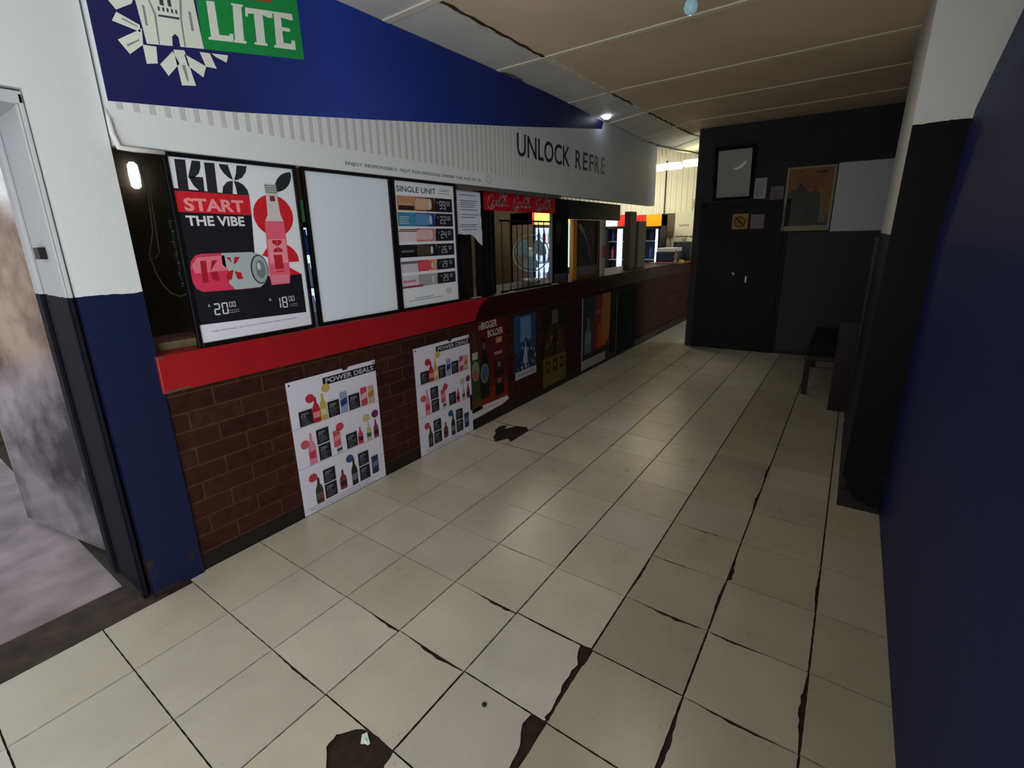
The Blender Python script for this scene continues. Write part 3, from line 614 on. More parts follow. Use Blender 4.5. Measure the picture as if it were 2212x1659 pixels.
# red strip with white script
def coca(p, u, v, w_, m):
    """flowing script: thick ribbon strokes sampled from simple curves (unit box 0..1)"""
    def rib(pts, th):
        th *= 1.35
        for i in range(len(pts) - 1):
            (a, b_), (c, d_) = pts[i], pts[i+1]; dx_, dy_ = c - a, d_ - b_; l = math.hypot(dx_, dy_) or 1
            nx, ny = -dy_ / l * th / 2, dx_ / l * th / 2; ex, ey = dx_ / l * th * .3, dy_ / l * th * .3
            q = [(a - ex + nx, b_ - ey + ny), (a - ex - nx, b_ - ey - ny), (c + ex - nx, d_ + ey - ny), (c + ex + nx, d_ + ey + ny)]
            p.pg([(u + X_ * w_, v + Y_ * w_) for X_, Y_ in q], m, 2)
    def ar(cx_, cy_, rx, ry, a0, a1, n_=10, sl=.25):
        r = []
        for k in range(n_ + 1):
            a = math.radians(a0 + (a1 - a0) * k / n_); yy = ry * math.sin(a); r.append((cx_ + rx * math.cos(a) + sl * yy, cy_ + yy))
        return r
    rib(ar(.13, .22, .12, .17, 60, 300, 14), .045); rib(ar(.13, .06, .14, .07, 200, 350, 8, 0), .035)
    rib(ar(.27, .16, .05, .06, 0, 360), .03); rib(ar(.37, .16, .05, .06, 50, 310), .03); rib(ar(.46, .16, .045, .06, 0, 360), .03); rib([(.50, .22), (.50, .12), (.54, .10)], .03)
    rib([(.54, .15), (.60, .15)], .03)
    rib(ar(.67, .22, .10, .15, 60, 300, 12), .045); rib(ar(.70, .38, .10, .05, 180, 20, 8, 0), .03); rib([(.78, .40), (.88, .36), (.95, .40)], .03)
    rib(ar(.77, .16, .04, .06, 0, 360), .03); rib([(.82, .12), (.88, .34), (.85, .36), (.84, .12)], .028); rib(ar(.92, .16, .045, .06, 0, 360), .03); rib([(.965, .22), (.965, .12), (1.0, .11)], .03)
b_ = Pr(front(.080)); b_.box(3.05, 4.32, .080, .083, 1.778, 1.917, mat('#b5141f', .5)); ws = mat('#f0d0d4', .5)
for u in (3.235, 3.60, 3.97): coca(b_, u, 1.795, .27, ws)
b_.rc(3.10, 1.81, 3.15, 1.825, ws, 2); b_.rc(3.11, 1.85, 3.16, 1.862, ws, 2)
b_.build('script_banner', label='red Coca-Cola strip banner hanging in the top of the hatch', cat='banner')

# burglar bars
t = thing('window_grille', (3.75, .11, 1.095), 'thin black upright burglar bars in the hatch opening in front of the fan', 'grille')
bm_ = mat('#0b0b0d', .4)
b = MB(); b.box(3.43, 4.28, .105, .12, 1.095, 1.11, bm_); b.build('rail', t); b = MB(); b.box(3.43, 4.28, .105, .12, 1.695, 1.71, bm_); b.build('rail', t)
for k, x in enumerate((3.45, 3.575, 3.685, 3.77, 3.865, 3.96, 4.05, 4.15)):
    MB().tube([(x, .11, 1.10), (x, .11, 1.71)], .0045, bm_, 6).build('rod', t)
MB().box(4.285, 4.30, .10, .125, 1.05 + .045, 1.925, mat('#a8adb2', .3, .5)).build('hatch_post', label='slim bright metal post closing the barred opening at its right', cat='post')
MB().box(3.11, 3.16, .07, .13, 1.095, 1.925, mat('#0d0d10', .4)).build('hatch_post', label='black upright post in the hatch beside the torn notice', cat='post')
# ribbed black roller shutter side panel behind the post
b = MB(); b.box(3.165, 3.42, .16, .18, 1.095, 1.785, mat('#08080a', .6))
for x in (3.22, 3.29, 3.36): b.box(x, x + .006, .154, .16, 1.095, 1.785, mat('#26282a', .5))
b.build('shutter_board', label='black ribbed panel standing behind the hatch right of the torn notice', cat='panel')
b = MB(); b.box(2.82, 3.10, .16, .18, 1.095, 1.62, mat('#241a12', .5, noise=.5, nscale=20)); b.build('brown_board', label='dark brown board behind the hatch below the torn notice', cat='panel')

# dark glass panel, yellow framed poster, posts further along
p = Pr(front(.10)); p.box(4.31, 4.63, .10, .11, 1.095, 1.925, mat('#0c1110', .2)); p.rc(4.33, 1.10, 4.60, 1.19, mat('#4a444e', .4), 1); p.ell(4.42, 1.62, .05, .12, mat('#1a2420', .4), 1)
p.build('glossy_board', label='dark glossy panel with a pale bottom band left of the yellow framed poster', cat='panel')
b = MB(); b.box(4.63, 6.0, .10, .12, 1.735, 1.925, mat('#141a15', .4, noise=.5, nscale=6)); b.build('greenish_board', label='dark greenish board above the yellow framed poster, under the sign', cat='panel')
t = thing('framed_poster', (5.05, .09, 1.095), 'yellow framed dark brown poster with pale swirl standing on the counter', 'poster')
b = MB(); yf = mat('#b9791a', .4)
b.box(4.70, 4.78, .075, .10, 1.095, 1.73, yf); b.box(5.32, 5.37, .075, .10, 1.095, 1.73, mat('#5b3016', .5)); b.box(4.78, 5.32, .075, .10, 1.095, 1.125, mat('#6a3a1c', .5)); b.box(4.78, 5.32, .075, .10, 1.70, 1.73, mat('#241810', .5))
b.build('frame', t)
p = Pr(front(.088)); p.box(4.78, 5.32, .088, .095, 1.12, 1.70, mat('#1c120d', .4, noise=.5, nscale=9)); p.rc(4.78, 1.13, 5.32, 1.235, mat('#6b5d66', .5), 1)
p.pg([(4.82, 1.68), (4.90, 1.69), (4.98, 1.62), (5.06, 1.52), (5.08, 1.42), (5.04, 1.50), (4.96, 1.58), (4.88, 1.62)], mat('#6a6d68', .4), 1)
p.pg([(5.05, 1.50), (5.12, 1.42), (5.16, 1.34), (5.19, 1.26), (5.15, 1.30), (5.09, 1.40)], mat('#4a4d4c', .4), 2)
p.pg([(5.14, 1.68), (5.20, 1.60), (5.22, 1.45), (5.18, 1.52), (5.16, 1.62)], mat('#4a4d4c', .4), 2); p.pg([(4.84, 1.34), (4.98, 1.28), (5.10, 1.26), (4.96, 1.24), (4.84, 1.25)], mat('#4a2418', .5), 1)
p.build('sheet', t)
MB().box(4.66, 4.698, .12, .14, 1.24, 1.70, mat('#cfe0cc', .4, emit=.6)).build('pale_strip', label='upright pale glowing strip at the left edge of the yellow framed poster', cat='light')  # pale strip with a weak glow of its own
t = thing('hatch_post', (5.50, .10, 1.095), 'white post with a red sticker right of the yellow framed poster', 'post')
MB().box(5.46, 5.54, .085, .115, 1.095, 1.74, mat('#a9a8a0', .5)).build('post', t)
MB().box(5.455, 5.545, .083, .086, 1.30, 1.44, mat('#c43a22', .5)).build('sticker', t, label='red sticker')
ol = mat('#3d3a2c', .5, noise=.3, nscale=4)
MB().box(6.40, 6.62, .12, .20, 1.095, 1.86, ol).build('hatch_post', label='olive brown post in the hatch, left one of the pair by the lit coolers', cat='post')
MB().box(6.72, 7.02, .12, .20, 1.095, 1.74, ol).build('hatch_post', label='olive brown post in the hatch, right one of the pair by the lit coolers', cat='post')

# desk fan
FC = Vector((4.40, .42, 1.395)); fd = (Vector((-.0155, -2.39, 1.56)) - FC); fd.z = 0; fd.normalize(); side = Vector((-fd.y, fd.x, 0)); up = Vector((0, 0, 1))
t = thing('desk_fan', (FC.x, FC.y, 1.095), 'pale desk fan with round wire guard standing on the counter behind the bars', 'fan')
fw = mat('#d2e4e6', .35)
b = MB()
for r, dd, th in ((.19, .0, .0045), (.19, -.05, .0045), (.14, .03, .0015), (.09, .038, .0015), (.05, .042, .0015)):
    b.tube([FC + fd * dd + (side * math.cos(a) + up * math.sin(a)) * r for a in [2 * math.pi * k / 40 for k in range(41)]], th, fw, 6, False)
for k in range(36):
    a = 2 * math.pi * k / 36; e = side * math.cos(a) + up * math.sin(a)
    b.tube([FC + fd * .044 + e * .03, FC + fd * .036 + e * .1, FC + fd * .022 + e * .16, FC + e * .19, FC - fd * .05 + e * .19], .0011, fw, 4, False)
b.lathe(FC + fd * .04, fd, [(0, .034), (.006, .034), (.009, .02)], fw, 20); b.build('guard', t)
for k in range(3):
    a0 = 2 * math.pi * k / 3 + .5; b = MB(); vs = []
    for i in range(7):
        r = .035 + .13 * i / 6; wd = .5 + .35 * math.sin(math.pi * i / 7)
        for j in range(6):
            a = a0 + (j / 5 - .5) * wd * 1.7; e = side * math.cos(a) + up * math.sin(a); vs.append(FC - fd * (.02 + .03 * (j / 5 - .5)) + e * r)
    b.add(vs, [(i*6+j, i*6+j+1, (i+1)*6+j+1, (i+1)*6+j) for i in range(6) for j in range(5)], mat('#8fb4ba', .3)); o = b.build('blade', t, smooth=True)
b = MB(); b.lathe(FC - fd * .19, fd, [(0, .02), (.01, .055), (.1, .062), (.15, .03), (.19, .02)], mat('#8fa0a2', .4)); b.build('motor', t, smooth=True)
b = MB(); b.tube([(FC - fd * .10) - up * .05, (FC - fd * .09) - up * .16, (FC - fd * .07) - up * .27], [.018, .02, .03], mat('#93a0a2', .4), 12); b.build('stem', t, smooth=True)
b = MB(); b.lathe(FC - fd * .07 - up * .30, up, [(0, .11), (.015, .11), (.03, .09), (.04, .035)], mat('#b4bfc0', .4)); b.build('base', t, smooth=True)
# odds on the counter behind the bars
MB().box(3.50, 3.57, .06, .09, 1.093, 1.098, mat('#c8b8b4', .6)).build('paper_scrap', label='small white paper scrap on the counter under the burglar bars', cat='paper')
MB().add([(2.98, .06, 1.097), (3.08, .05, 1.097), (3.12, .11, 1.0975), (3.0, .12, 1.097)], [(0, 1, 2, 3)], mat('#d8ccb8', .6)).add([(2.98, .06, 1.0935), (3.08, .05, 1.0935), (3.12, .11, 1.0935), (3.0, .12, 1.0935)], [(3, 2, 1, 0)], mat('#d8ccb8', .6)).build('paper_scrap', label='cream paper scrap on the counter just right of the SINGLE UNIT poster', cat='paper')
MB().box(4.24, 4.32, .04, .07, 1.093, 1.103, mat('#c9a878', .6)).build('paper_scrap', label='tan scrap on the counter edge at the foot of the bright metal post', cat='paper')
b = MB()
for k in range(7): b.lathe((4.42 + .045 * (k % 4), .20 + .03 * (k // 4), 1.12 + .03 * (k // 4)), (.5, .3, .2 + .1 * k), [(0, .012), (.03, .016), (.06, .01)], mat(['#20242c', '#b9c6cc', '#2d3340'][k % 3], .3), 8)
b.build('bottle_heap', label='small heap of dark and clear oddments on the counter beside the fan', cat='clutter', kind='stuff')

# ================================================================ POSTERS ON THE BRICK
def power(x0, small):
    p = Pr(front(.046)); dx_ = x0 - 1.325
    class O:  # offset in x so both posters share one layout
        pass
    bg = mat('#cfccdc', .55)
    z_ = .003
    pts = [(1.325, z_), (1.935, z_), (1.933, .823), (1.73, .823), (1.725, .81), (1.69, .808), (1.685, .823), (1.322, .823)]
    p.pg([(u + dx_, v) for u, v in pts], bg, 0); p.pg([(u + dx_, v) for u, v in pts], bg, -4)
    R = lambda a, b1, c, d_, m, w=1: p.rc(a + dx_, b1, c + dx_, d_, m, w)
    R(1.547, .752, 1.934, .797, mat('#15161f', .5)); p.tx('POWER DEALS', 1.565 + dx_, .759, .35, .031, mat('#a9a8b4', .5), 2, .03)
    p.ell(1.34 + dx_, .805, .006, .006, BLK, 1); p.ell(1.92 + dx_, .808, .006, .006, BLK, 1)
    ln = mat('#77728a', .5)
    for v in (.545, .300): R(1.325, v, 1.935, v + .0025, ln)
    pk = mat('#1a1a22', .5); lt = mat('#8a8896', .5)
    def price(u0, v0, u1, v1):
        R(u0, v0, u1, v1, pk); p.seg('20', u0 + dx_ + (u1 - u0) * .15, v0 + (v1 - v0) * .58, (v1 - v0) * .26, lt, 2, .17); p.seg('00', u0 + dx_ + (u1 - u0) * .52, v0 + (v1 - v0) * .70, (v1 - v0) * .14, lt, 2, .17); p.lines(u0 + dx_ + .008, u1 + dx_ - .008, [v0 + (v1 - v0) * q for q in (.10, .20, .30, .40, .48)], lt, .0018, 2, .5); p.lines(u0 + dx_, u1 + dx_, [v1 + .008], lt, .002, 1, .4)
    price(1.372, .550, 1.457, .640); price(1.559, .548, 1.639, .645); price(1.706, .548, 1.789, .645)
    B = lambda c, v0, v1, w_, m, **k: p.bottle(c + dx_, v0, v1, w_, mat(m, .5), 2, **k)
    Cn = lambda c, v0, v1, w_, m, lab: p.can(c + dx_, v0, v1, w_, mat(m, .5), 2, mat(lab, .5))
    E = lambda c, v, m: p.ell(c + dx_, v, .028, .026, mat(m, .5), 3)
    B(1.482, .548, .70, .05, '#a5202a', lab=mat('#c8808a', .5)); B(1.53, .548, .71, .046, '#b39a4a', lab=mat('#c8bc90', .5)); E(1.452, .700, '#a82c36'); E(1.56, .735, '#b8a254')
    Cn(1.672, .548, .683, .052, '#8290ac', '#24386a'); Cn(1.822, .548, .672, .05, '#b03a48', '#c8a0a8'); Cn(1.878, .548, .668, .05, '#b09a80', '#a06a40')
    price(1.462, .408, 1.545, .500); price(1.465, .306, 1.546, .402); price(1.658, .306, 1.740, .402)
    B(1.425, .305, .498, .05, '#c87a90', lab=mat('#b8384a', .5)); E(1.385, .440, '#b2525c'); Cn(1.595, .35, .46, .05, '#b84858', '#c87a84'); Cn(1.605, .305, .352, .04, '#a8a2b0', '#2a2a34'); E(1.622, .470, '#b23c40')
    B(1.765, .305, .42, .04, '#b83c48', lab=mat('#301820', .5)); B(1.832, .305, .43, .04, '#b0a088', lab=mat('#2c5a34', .5)); E(1.822, .462, '#bca476'); B(1.890, .305, .43, .04, '#7c2c50', lab=mat('#201428', .5)); E(1.892, .468, '#68204c')
    price(1.472, .150, 1.555, .240); price(1.472, .050, 1.555, .144); price(1.728, .155, 1.810, .245); price(1.728, .052, 1.810, .149)
    B(1.435, .045, .21, .05, '#34362c', lab=mat('#6a4440', .5)); E(1.405, .222, '#a83844'); B(1.603, .06, .19, .05, '#6a3030', lab=mat('#3a1c20', .5)); B(1.69, .05, .235, .046, '#1e2620', lab=mat('#5c6470', .5)); E(1.665, .240, '#2a4a78'); Cn(1.855, .06, .19, .055, '#28324e', '#54648a')
    p.lines(1.35 + dx_, 1.92 + dx_, (.036, .022, .012), mat('#4a4860', .5), .0025, 1, .3)
    return p
power(1.325, 0).build('drinks_poster', label='white POWER DEALS poster on the brick wall, nearest to the doorway', cat='poster', group='power deals posters')
power(2.275, 0).build('drinks_poster', label='white POWER DEALS poster on the brick wall, beside the red BIGGER BOLDER poster', cat='poster', group='power deals posters')

p = Pr(front(.0465)); p.box(2.86, 3.40, .0466, .049, .15, .90, mat('#4a0f10', .5)); 
p.rc(2.86, .15, 3.40, .32, mat('#6e1b10', .5), 1); p.pg([(2.88, .15), (3.02, .15), (3.0, .42), (2.90, .42)], mat('#4c3c10', .5), 2)
cw = mat('#b8b0ac', .5)
p.tx('THE', 3.005, .835, .035, .035, cw, 2, .01); p.tx('BIGGER', 3.045, .832, .215, .06, cw, 2, .02); p.tx('BOLDER', 3.125, .755, .22, .058, cw, 2, .02); p.rc(3.235, .68, 3.33, .735, mat('#8a5a40', .5), 2); p.tx('MORE', 3.25, .69, .065, .03, cw, 3, .02)
p.bottle(3.065, .235, .755, .125, mat('#120c10', .3), 3, neck=.28); p.ell(3.065, .455, .055, .085, mat('#6c727a', .5), 4); p.ell(3.065, .455, .045, .072, mat('#3c4c66', .5), 5); p.pg([(3.045, .66), (3.085, .66), (3.08, .72), (3.05, .72)], mat('#4c4458', .5), 4)
p.bottle(2.945, .27, .83, .12, mat('#24381a', .4), 3, neck=.28); p.ell(2.945, .50, .05, .085, mat('#6c7458', .5), 4); p.ell(2.94, .47, .036, .04, mat('#a0483c', .5), 5); p.rc(2.91, .60, 2.98, .66, mat('#98a088', .5), 4)
p.lines(3.21, 3.34, (.60, .585), cw, .006, 2, .3)
for z in (.50, .42, .31, .25): p.rc(3.21, z - .04, 3.34, z + .025, mat('#1a0c0c', .5), 2)
p.seg('20', 3.25, .47, .04, mat('#a8988c', .5), 3); p.seg('23', 3.25, .32, .04, mat('#a8988c', .5), 3)
p.pg([(2.86, .185), (3.38, .170), (3.42, .135), (3.36, .120), (3.30, .108), (3.20, .105), (3.05, .098), (2.90, .094), (2.86, .09)], mat('#c9c3c6', .6), 2)
p.lines(2.92, 3.28, (.140,), mat('#6a6468', .6), .002, 3)
p.build('beer_poster', label='dark red BIGGER BOLDER beer poster with torn white bottom edge on the brick wall', cat='poster')
p = Pr(front(.0465)); p.box(3.52, 3.89, .0466, .049, .27, .87, mat('#1d3f66', .5)); p.rc(3.62, .62, 3.80, .85, mat('#5878a0', .5), 1); p.pg([(3.53, .34), (3.88, .34), (3.88, .44), (3.83, .52), (3.77, .56), (3.71, .66), (3.66, .58), (3.60, .50), (3.53, .53)], mat('#16233f', .5), 2)
for k in range(60):
    u, v = random.uniform(3.54, 3.87), random.uniform(.36, .60)
    if v < .64 - abs(u - 3.71) * .9:
        r_ = random.uniform(.006, .016); p.pg([(u - r_, v), (u, v - r_ * 1.6), (u + r_ * .8, v), (u, v + r_ * 1.5)], mat(random.choice(['#7c90b0', '#9aa4b8', '#3e5884', '#2c3e60', '#8c7c84']), .5), 3)
p.bottle(3.70, .40, .62, .06, mat('#8c98b0', .5), 4); p.rc(3.52, .27, 3.89, .345, mat('#a4a3b0', .6), 4); p.lines(3.56, 3.86, (.30, .31), mat('#6c6a7c', .6), .003, 5)
p.build('drinks_poster', label='blue drinks poster with icy shapes and white bottom strip on the brick wall', cat='poster')
p = Pr(front(.0465)); p.box(4.02, 4.50, .0466, .049, .06, .87, mat('#17110c', .5)); p.rc(4.02, .06, 4.50, .36, mat('#64501e', .5), 1)
p.pg([(4.05, .36), (4.47, .36), (4.46, .58), (4.38, .66), (4.30, .70), (4.20, .70), (4.10, .64), (4.05, .56)], mat('#3a2810', .5, noise=.5, nscale=30), 1); p.rc(4.20, .70, 4.32, .84, mat('#5c5240', .5), 2)
p.bottle(4.26, .36, .70, .10, mat('#1a120a', .4), 3)
for u in (4.07, 4.22, 4.36): p.rc(u, .20, u + .09, .33, mat('#2a2210', .5), 2); p.tx('R', u + .02, .24, .05, .05, mat('#8a7440', .5), 3)
for k in range(26):
    u, v = random.uniform(4.07, 4.45), random.uniform(.38, .62); r_ = random.uniform(.008, .02); p.ell(u, v, r_, r_ * 1.3, mat(random.choice(['#6a4a18', '#7c5a20', '#2c1e0c']), .5), 2, 8)
p.build('drinks_poster', label='dark gold drinks poster with three price boxes on the brick wall', cat='poster')
p = Pr(front(.0465)); p.box(4.87, 5.66, .0466, .049, .04, .88, mat('#1a2a34', .5)); p.rc(5.20, .20, 5.66, .88, mat('#6e1512', .5), 1)
p.pg([(5.42, .88), (5.66, .88), (5.66, .45), (5.62, .30), (5.52, .24), (5.30, .24), (5.36, .40), (5.40, .60)], mat('#a8661c', .45), 2); p.pg([(5.28, .24), (5.44, .24), (5.40, .50), (5.30, .55)], mat('#b0401a', .5), 3)
p.bottle(5.04, .22, .64, .17, mat('#5c6c70', .4), 2); p.rc(4.97, .34, 5.11, .46, mat('#78888a', .5), 4); p.tx('COLA', 5.26, .66, .12, .035, mat('#b89088', .5), 3, .02)
p.rc(4.87, .15, 5.66, .21, mat('#0c0e12', .5), 3); p.rc(4.90, .04, 5.54, .15, mat('#a09ca4', .6), 3); p.rc(4.87, .04, 4.895, .88, mat('#a8a6a4', .5), 4)
p.build('drinks_poster', label='teal, red and amber drinks poster with white bottom strip on the brick wall', cat='poster')
p = Pr(front(.0465)); p.box(5.86, 6.55, .0466, .049, .03, .85, mat('#121518', .8, spec=.1)); p.pg([(5.90, .06), (6.50, .06), (6.50, .42), (6.30, .34), (6.0, .30), (5.90, .22)], mat('#23272a', .8, spec=.1), 1); p.rc(5.86, .03, 5.885, .85, mat('#5a5c5c', .5), 2)
p.bottle(6.18, .2, .70, .18, mat('#191d20', .8, spec=.1), 3)
p.build('drinks_poster', label='dark grey drinks poster, farthest along the brick wall', cat='poster')

# ================================================================ LEFT HATCH GAP: cords, ledge, lamp, beads
cdm = mat('#3f3a33', .6)
MB().tube([(.935, .3, 1.98), (.950, .3, 1.80), (.938, .3, 1.63), (.905, .3, 1.52), (.915, .3, 1.44), (.935, .3, 1.38), (.965, .3, 1.335), (1.0, .3, 1.318), (1.04, .3, 1.33)], .004, cdm, 8).build('hanging_cord', label='long dark cord looping down in the open gap left of the KIX poster', cat='cord')
MB().tube([(.955, .31, 1.98), (.963, .31, 1.80), (.955, .31, 1.62), (.95, .31, 1.53), (.93, .31, 1.505), (.88, .31, 1.492), (.845, .31, 1.505), (.78, .31, 1.56)], .003, cdm, 8).build('hanging_cord', label='thin cord hooked to the side beside the longer hanging cord', cat='cord')
MB().box(.77, 1.02, .15, .24, 1.093, 1.13, mat('#7d6c50', .7, noise=.3, nscale=20)).build('wooden_ledge', label='worn tan wooden strip lying on the counter in the gap left of the KIX poster', cat='ledge')
b = MB(); b.lathe((1.925, 3.25, 2.09), (0, 0, 1), [(0, .02), (.02, .04), (.12, .045), (.21, .04), (.235, .02)], mat('#eef4ff', .4, emit=1.1), 16)
b.build('wall_lamp', label='glowing oblong lamp on the dark back wall, seen left of the KIX poster', cat='lamp', smooth=True)
b = MB()
for k in range(26):
    z = 1.31 + k * .0155; b.lathe((1.285 + .004 * math.sin(k), 1.0, z), (0, 0, 1), [(0, .001), (.003, .006), (.007, .007), (.011, .006), (.014, .001)], mat(['#5f8a80', '#88a8a0', '#3f6a5c', '#5a7c9a'][k % 4], .3), 6)
b.tube([(1.285, 1.0, 1.28), (1.285, 1.0, 3.1)], .0015, cdm, 5); b.build('bead_string', label='string of greenish glass beads hanging inside beside the KIX poster', cat='beads', kind='stuff')

# ================================================================ INSIDE THE BAR: drink coolers
def cooler(x0, x1, y0, y1, z1, facing, head, head2, label, glow=1.2, hs=2.0, sy=.05, sw=.05, bc='#1d2024'):
    """upright glass door drinks cooler; facing '-y' or '-x'"""
    t = thing('drinks_cooler', ((x0 + x1) / 2, (y0 + y1) / 2, 0), label, 'cooler')
    body = mat(bc, .5); zt = z1 - .2
    b = MB()
    if facing == '-y':
        b.box(x0, x0 + .04, y0, y1, 0, z1, body); b.box(x1 - .04, x1, y0, y1, 0, z1, body); b.box(x0, x1, y1 - .04, y1, 0, z1, body); b.box(x0, x1, y0, y1, 0, .2, body); b.box(x0, x1, y0 + .01, y1, zt, z1, body)
    else:
        b.box(x0, x1, y0, y0 + .03, 0, z1, body); b.box(x0, x1, y1 - .03, y1, 0, z1, body); b.box(x1 - .04, x1, y0, y1, 0, z1, body); b.box(x0, x1, y0, y1, 0, .2, body); b.box(x0 + .01, x1, y0, y1, zt, z1, body)
    b.build('cabinet', t, bevel=.005)
    b = MB()
    if facing == '-y':
        xm = x0 + (x1 - x0) * .03
        b.box(x0, xm, y0 - .01, y0 + .01, zt, z1, mat(head, .4, emit=hs)); b.box(xm, x1, y0 - .01, y0 + .01, zt, z1, mat(head2, .4, emit=hs))
    else:
        ym = y0 + (y1 - y0) * .5
        b.box(x0 - .01, x0 + .01, y0, ym, zt, z1, mat(head2, .4, emit=hs)); b.box(x0 - .01, x0 + .01, ym, y1, zt, z1, mat(head, .4, emit=hs))
    b.build('header', t, label='lit header sign')
    b = MB(); e = mat('#cfe2ff', .4, emit=glow)
    if facing == '-y': b.box(x0 + .05, x0 + .08, y0 + .05, y0 + .08, .25, zt - .03, e); b.box(x1 - .09, x1 - .05, y0 + .05, y0 + .08, .25, zt - .03, e); b.box(x0 + .045, x1 - .045, y1 - .05, y1 - .045, .22, zt - .01, mat('#9fb4d4', .5, emit=glow * .6))
    else: b.box(x0 + .03, x0 + .06, y0 + sy, y0 + sy + sw, .25, zt - .03, e); b.box(x1 - .05, x1 - .045, y0 + .035, y1 - .035, .22, zt - .01, mat('#3c4658', .5))
    b.build('inner_light', t)
    for k in range(4):
        z = .45 + k * .33; b = MB()
        if facing == '-y':
            b.box(x0 + .045, x1 - .045, y0 + .08, y1 - .05, z, z + .012, mat('#8a96a8', .4))
            for q in range(7):
                xx = x0 + .09 + q * (x1 - x0 - .18) / 6; b.lathe((xx, y0 + .16, z + .012), (0, 0, 1), [(0, .026), (.14, .028), (.19, .012), (.235, .011)], mat(['#c9d4e8', '#3a5a9a', '#b03038', '#d8e0ec'][(q + k) % 4], .3), 8)
        else:
            b.box(x0 + .06, x1 - .05, y0 + .035, y1 - .035, z, z + .012, mat('#8a96a8', .4))
            for q in range(4):
                yy = y0 + .09 + q * (y1 - y0 - .18) / 3; b.lathe((x0 + .13, yy, z + .012), (0, 0, 1), [(0, .026), (.14, .028), (.19, .012), (.235, .011)], mat(['#27406e', '#2c2c34', '#8c3038'][(q + k) % 3], .3), 8)
        b.build('shelf', t)
    b = MB(); dm = mat('#16181c', .35)
    if facing == '-y':
        for xa in (x0, x1 - .05): b.box(xa, xa + .05, y0 - .025, y0 - .003, .2, zt, dm)
        b.box(x0, x1, y0 - .025, y0 - .003, .2, .26, dm); b.box(x0, x1, y0 - .025, y0 - .003, zt - .05, zt, dm); b.box((x0 + x1) / 2 - .03, (x0 + x1) / 2 + .03, y0 - .025, y0 - .003, .26, zt - .05, dm)
    else:
        for ya_ in (y0, y1 - .04): b.box(x0 - .025, x0 - .003, ya_, ya_ + .04, .2, zt, dm)
        b.box(x0 - .025, x0 - .003, y0, y1, .2, .26, dm); b.box(x0 - .025, x0 - .003, y0, y1, zt - .05, zt, dm)
    b.build('door', t)
    return t
cooler(6.95, 8.2, 2.0, 2.45, 1.96, '-y', '#e0342a', '#f3e060', 'drinks cooler with yellow lit header, seen through the burglar bars behind the fan', 1.6, .8, bc='#7c6c58')
cooler(2.62, 3.42, 2.0, 2.6, 1.95, '-y', '#2c5a2c', '#2c5a2c', 'lit drinks cooler glimpsed through the slit between the KIX poster and the blank sheet', 1.6, .25)
cooler(8.72, 9.05, .46, 1.0, 1.90, '-x', '#a3281a', '#d18a14', 'drinks cooler with red and yellow header against the cream end wall', 1.5, .28)
cooler(8.72, 9.05, 1.04, 1.5, 1.92, '-x', '#e8dcd8', '#d0281c', 'drinks cooler with white and red header, left of the yellow headed one', 1.5, .4, .15, .09)

# things at the end wall
def endbox(name, y0, y1, z0, z1, m, label, cat, x=9.385, th=.012):
    return MB().box(x - th, x, y0, y1, z0, z1, m).build(name, label=label, cat=cat)
endbox('notice_board', .44, .68, 1.50, 1.93, mat('#5d5342', .6, noise=.2), 'brown board fixed on the cream corrugated end wall', 'board')
p = Pr(lambda u, v, w: (9.38 - w, -u, v)); p.box(9.38, 9.384, .06, .42, 1.52, 1.95, mat('#d3cfba', .6)); p.tx('NOTICE', -.34, 1.69, .17, .035, BLK, 1, .02)
p.build('paper_notice', label='cream paper with a black word on the end wall right of the brown board', cat='notice')
p = Pr(lambda u, v, w: (9.38 - w, -u, v)); p.box(9.38, 9.384, .0, .13, 1.98, 2.16, mat('#b6b89c', .6)); p.lines(-.12, -.02, (2.02, 2.05, 2.08, 2.11), mat('#5c5a3c', .6), .008, 1)
p.build('paper_notice', label='small printed sheet high on the end wall beside the charcoal partition', cat='notice')
MB().box(8.0, 9.38, -.12, .44, 1.0945, 1.10, mat('#5c2a1c', .5)).build('counter_flap', label='reddish board lying on the far end of the counter', cat='board')
b = MB(); b.box(8.4, 8.9, .10, .42, 1.10, 1.27, mat('#1c2238', .5)); b.build('crate', label='dark blue crate on the far end of the counter', cat='crate', bevel=.01)
b = MB(); b.box(8.42, 8.88, .12, .40, 1.27, 1.33, mat('#b8b8b4', .5)); b.build('carton', label='flat white carton on top of the dark blue crate', cat='carton', bevel=.005)
b = MB(); b.box(8.95, 9.3, .0, .30, 1.10, 1.42, mat('#20222c', .5)); b.build('crate', label='black crate against the end wall behind the blue crate', cat='crate', bevel=.01)
b = MB(); b.box(8.98, 9.28, .16, .30, 1.42, 1.50, mat('#a8a094', .5)); b.build('carton', label='beige carton on top of the black crate', cat='carton', bevel=.005)
b = MB(); b.lathe((8.3, .05, 1.10), (0, 0, 1), [(0, .035), (.02, .035), (.03, .014), (.07, .02), (.11, .026), (.15, .012), (.18, .02), (.20, .016), (.215, .004)], mat('#8a6a44', .5), 12)
b.build('figurine', label='small tan figurine standing at the edge of the far counter end', cat='figurine', smooth=True)
MB().box(8.25, 8.33, -.08, -.02, 1.10, 1.14, mat('#c9b43c', .5)).build('yellow_box', label='little yellow box beside the figurine on the far counter end', cat='box', bevel=.003)

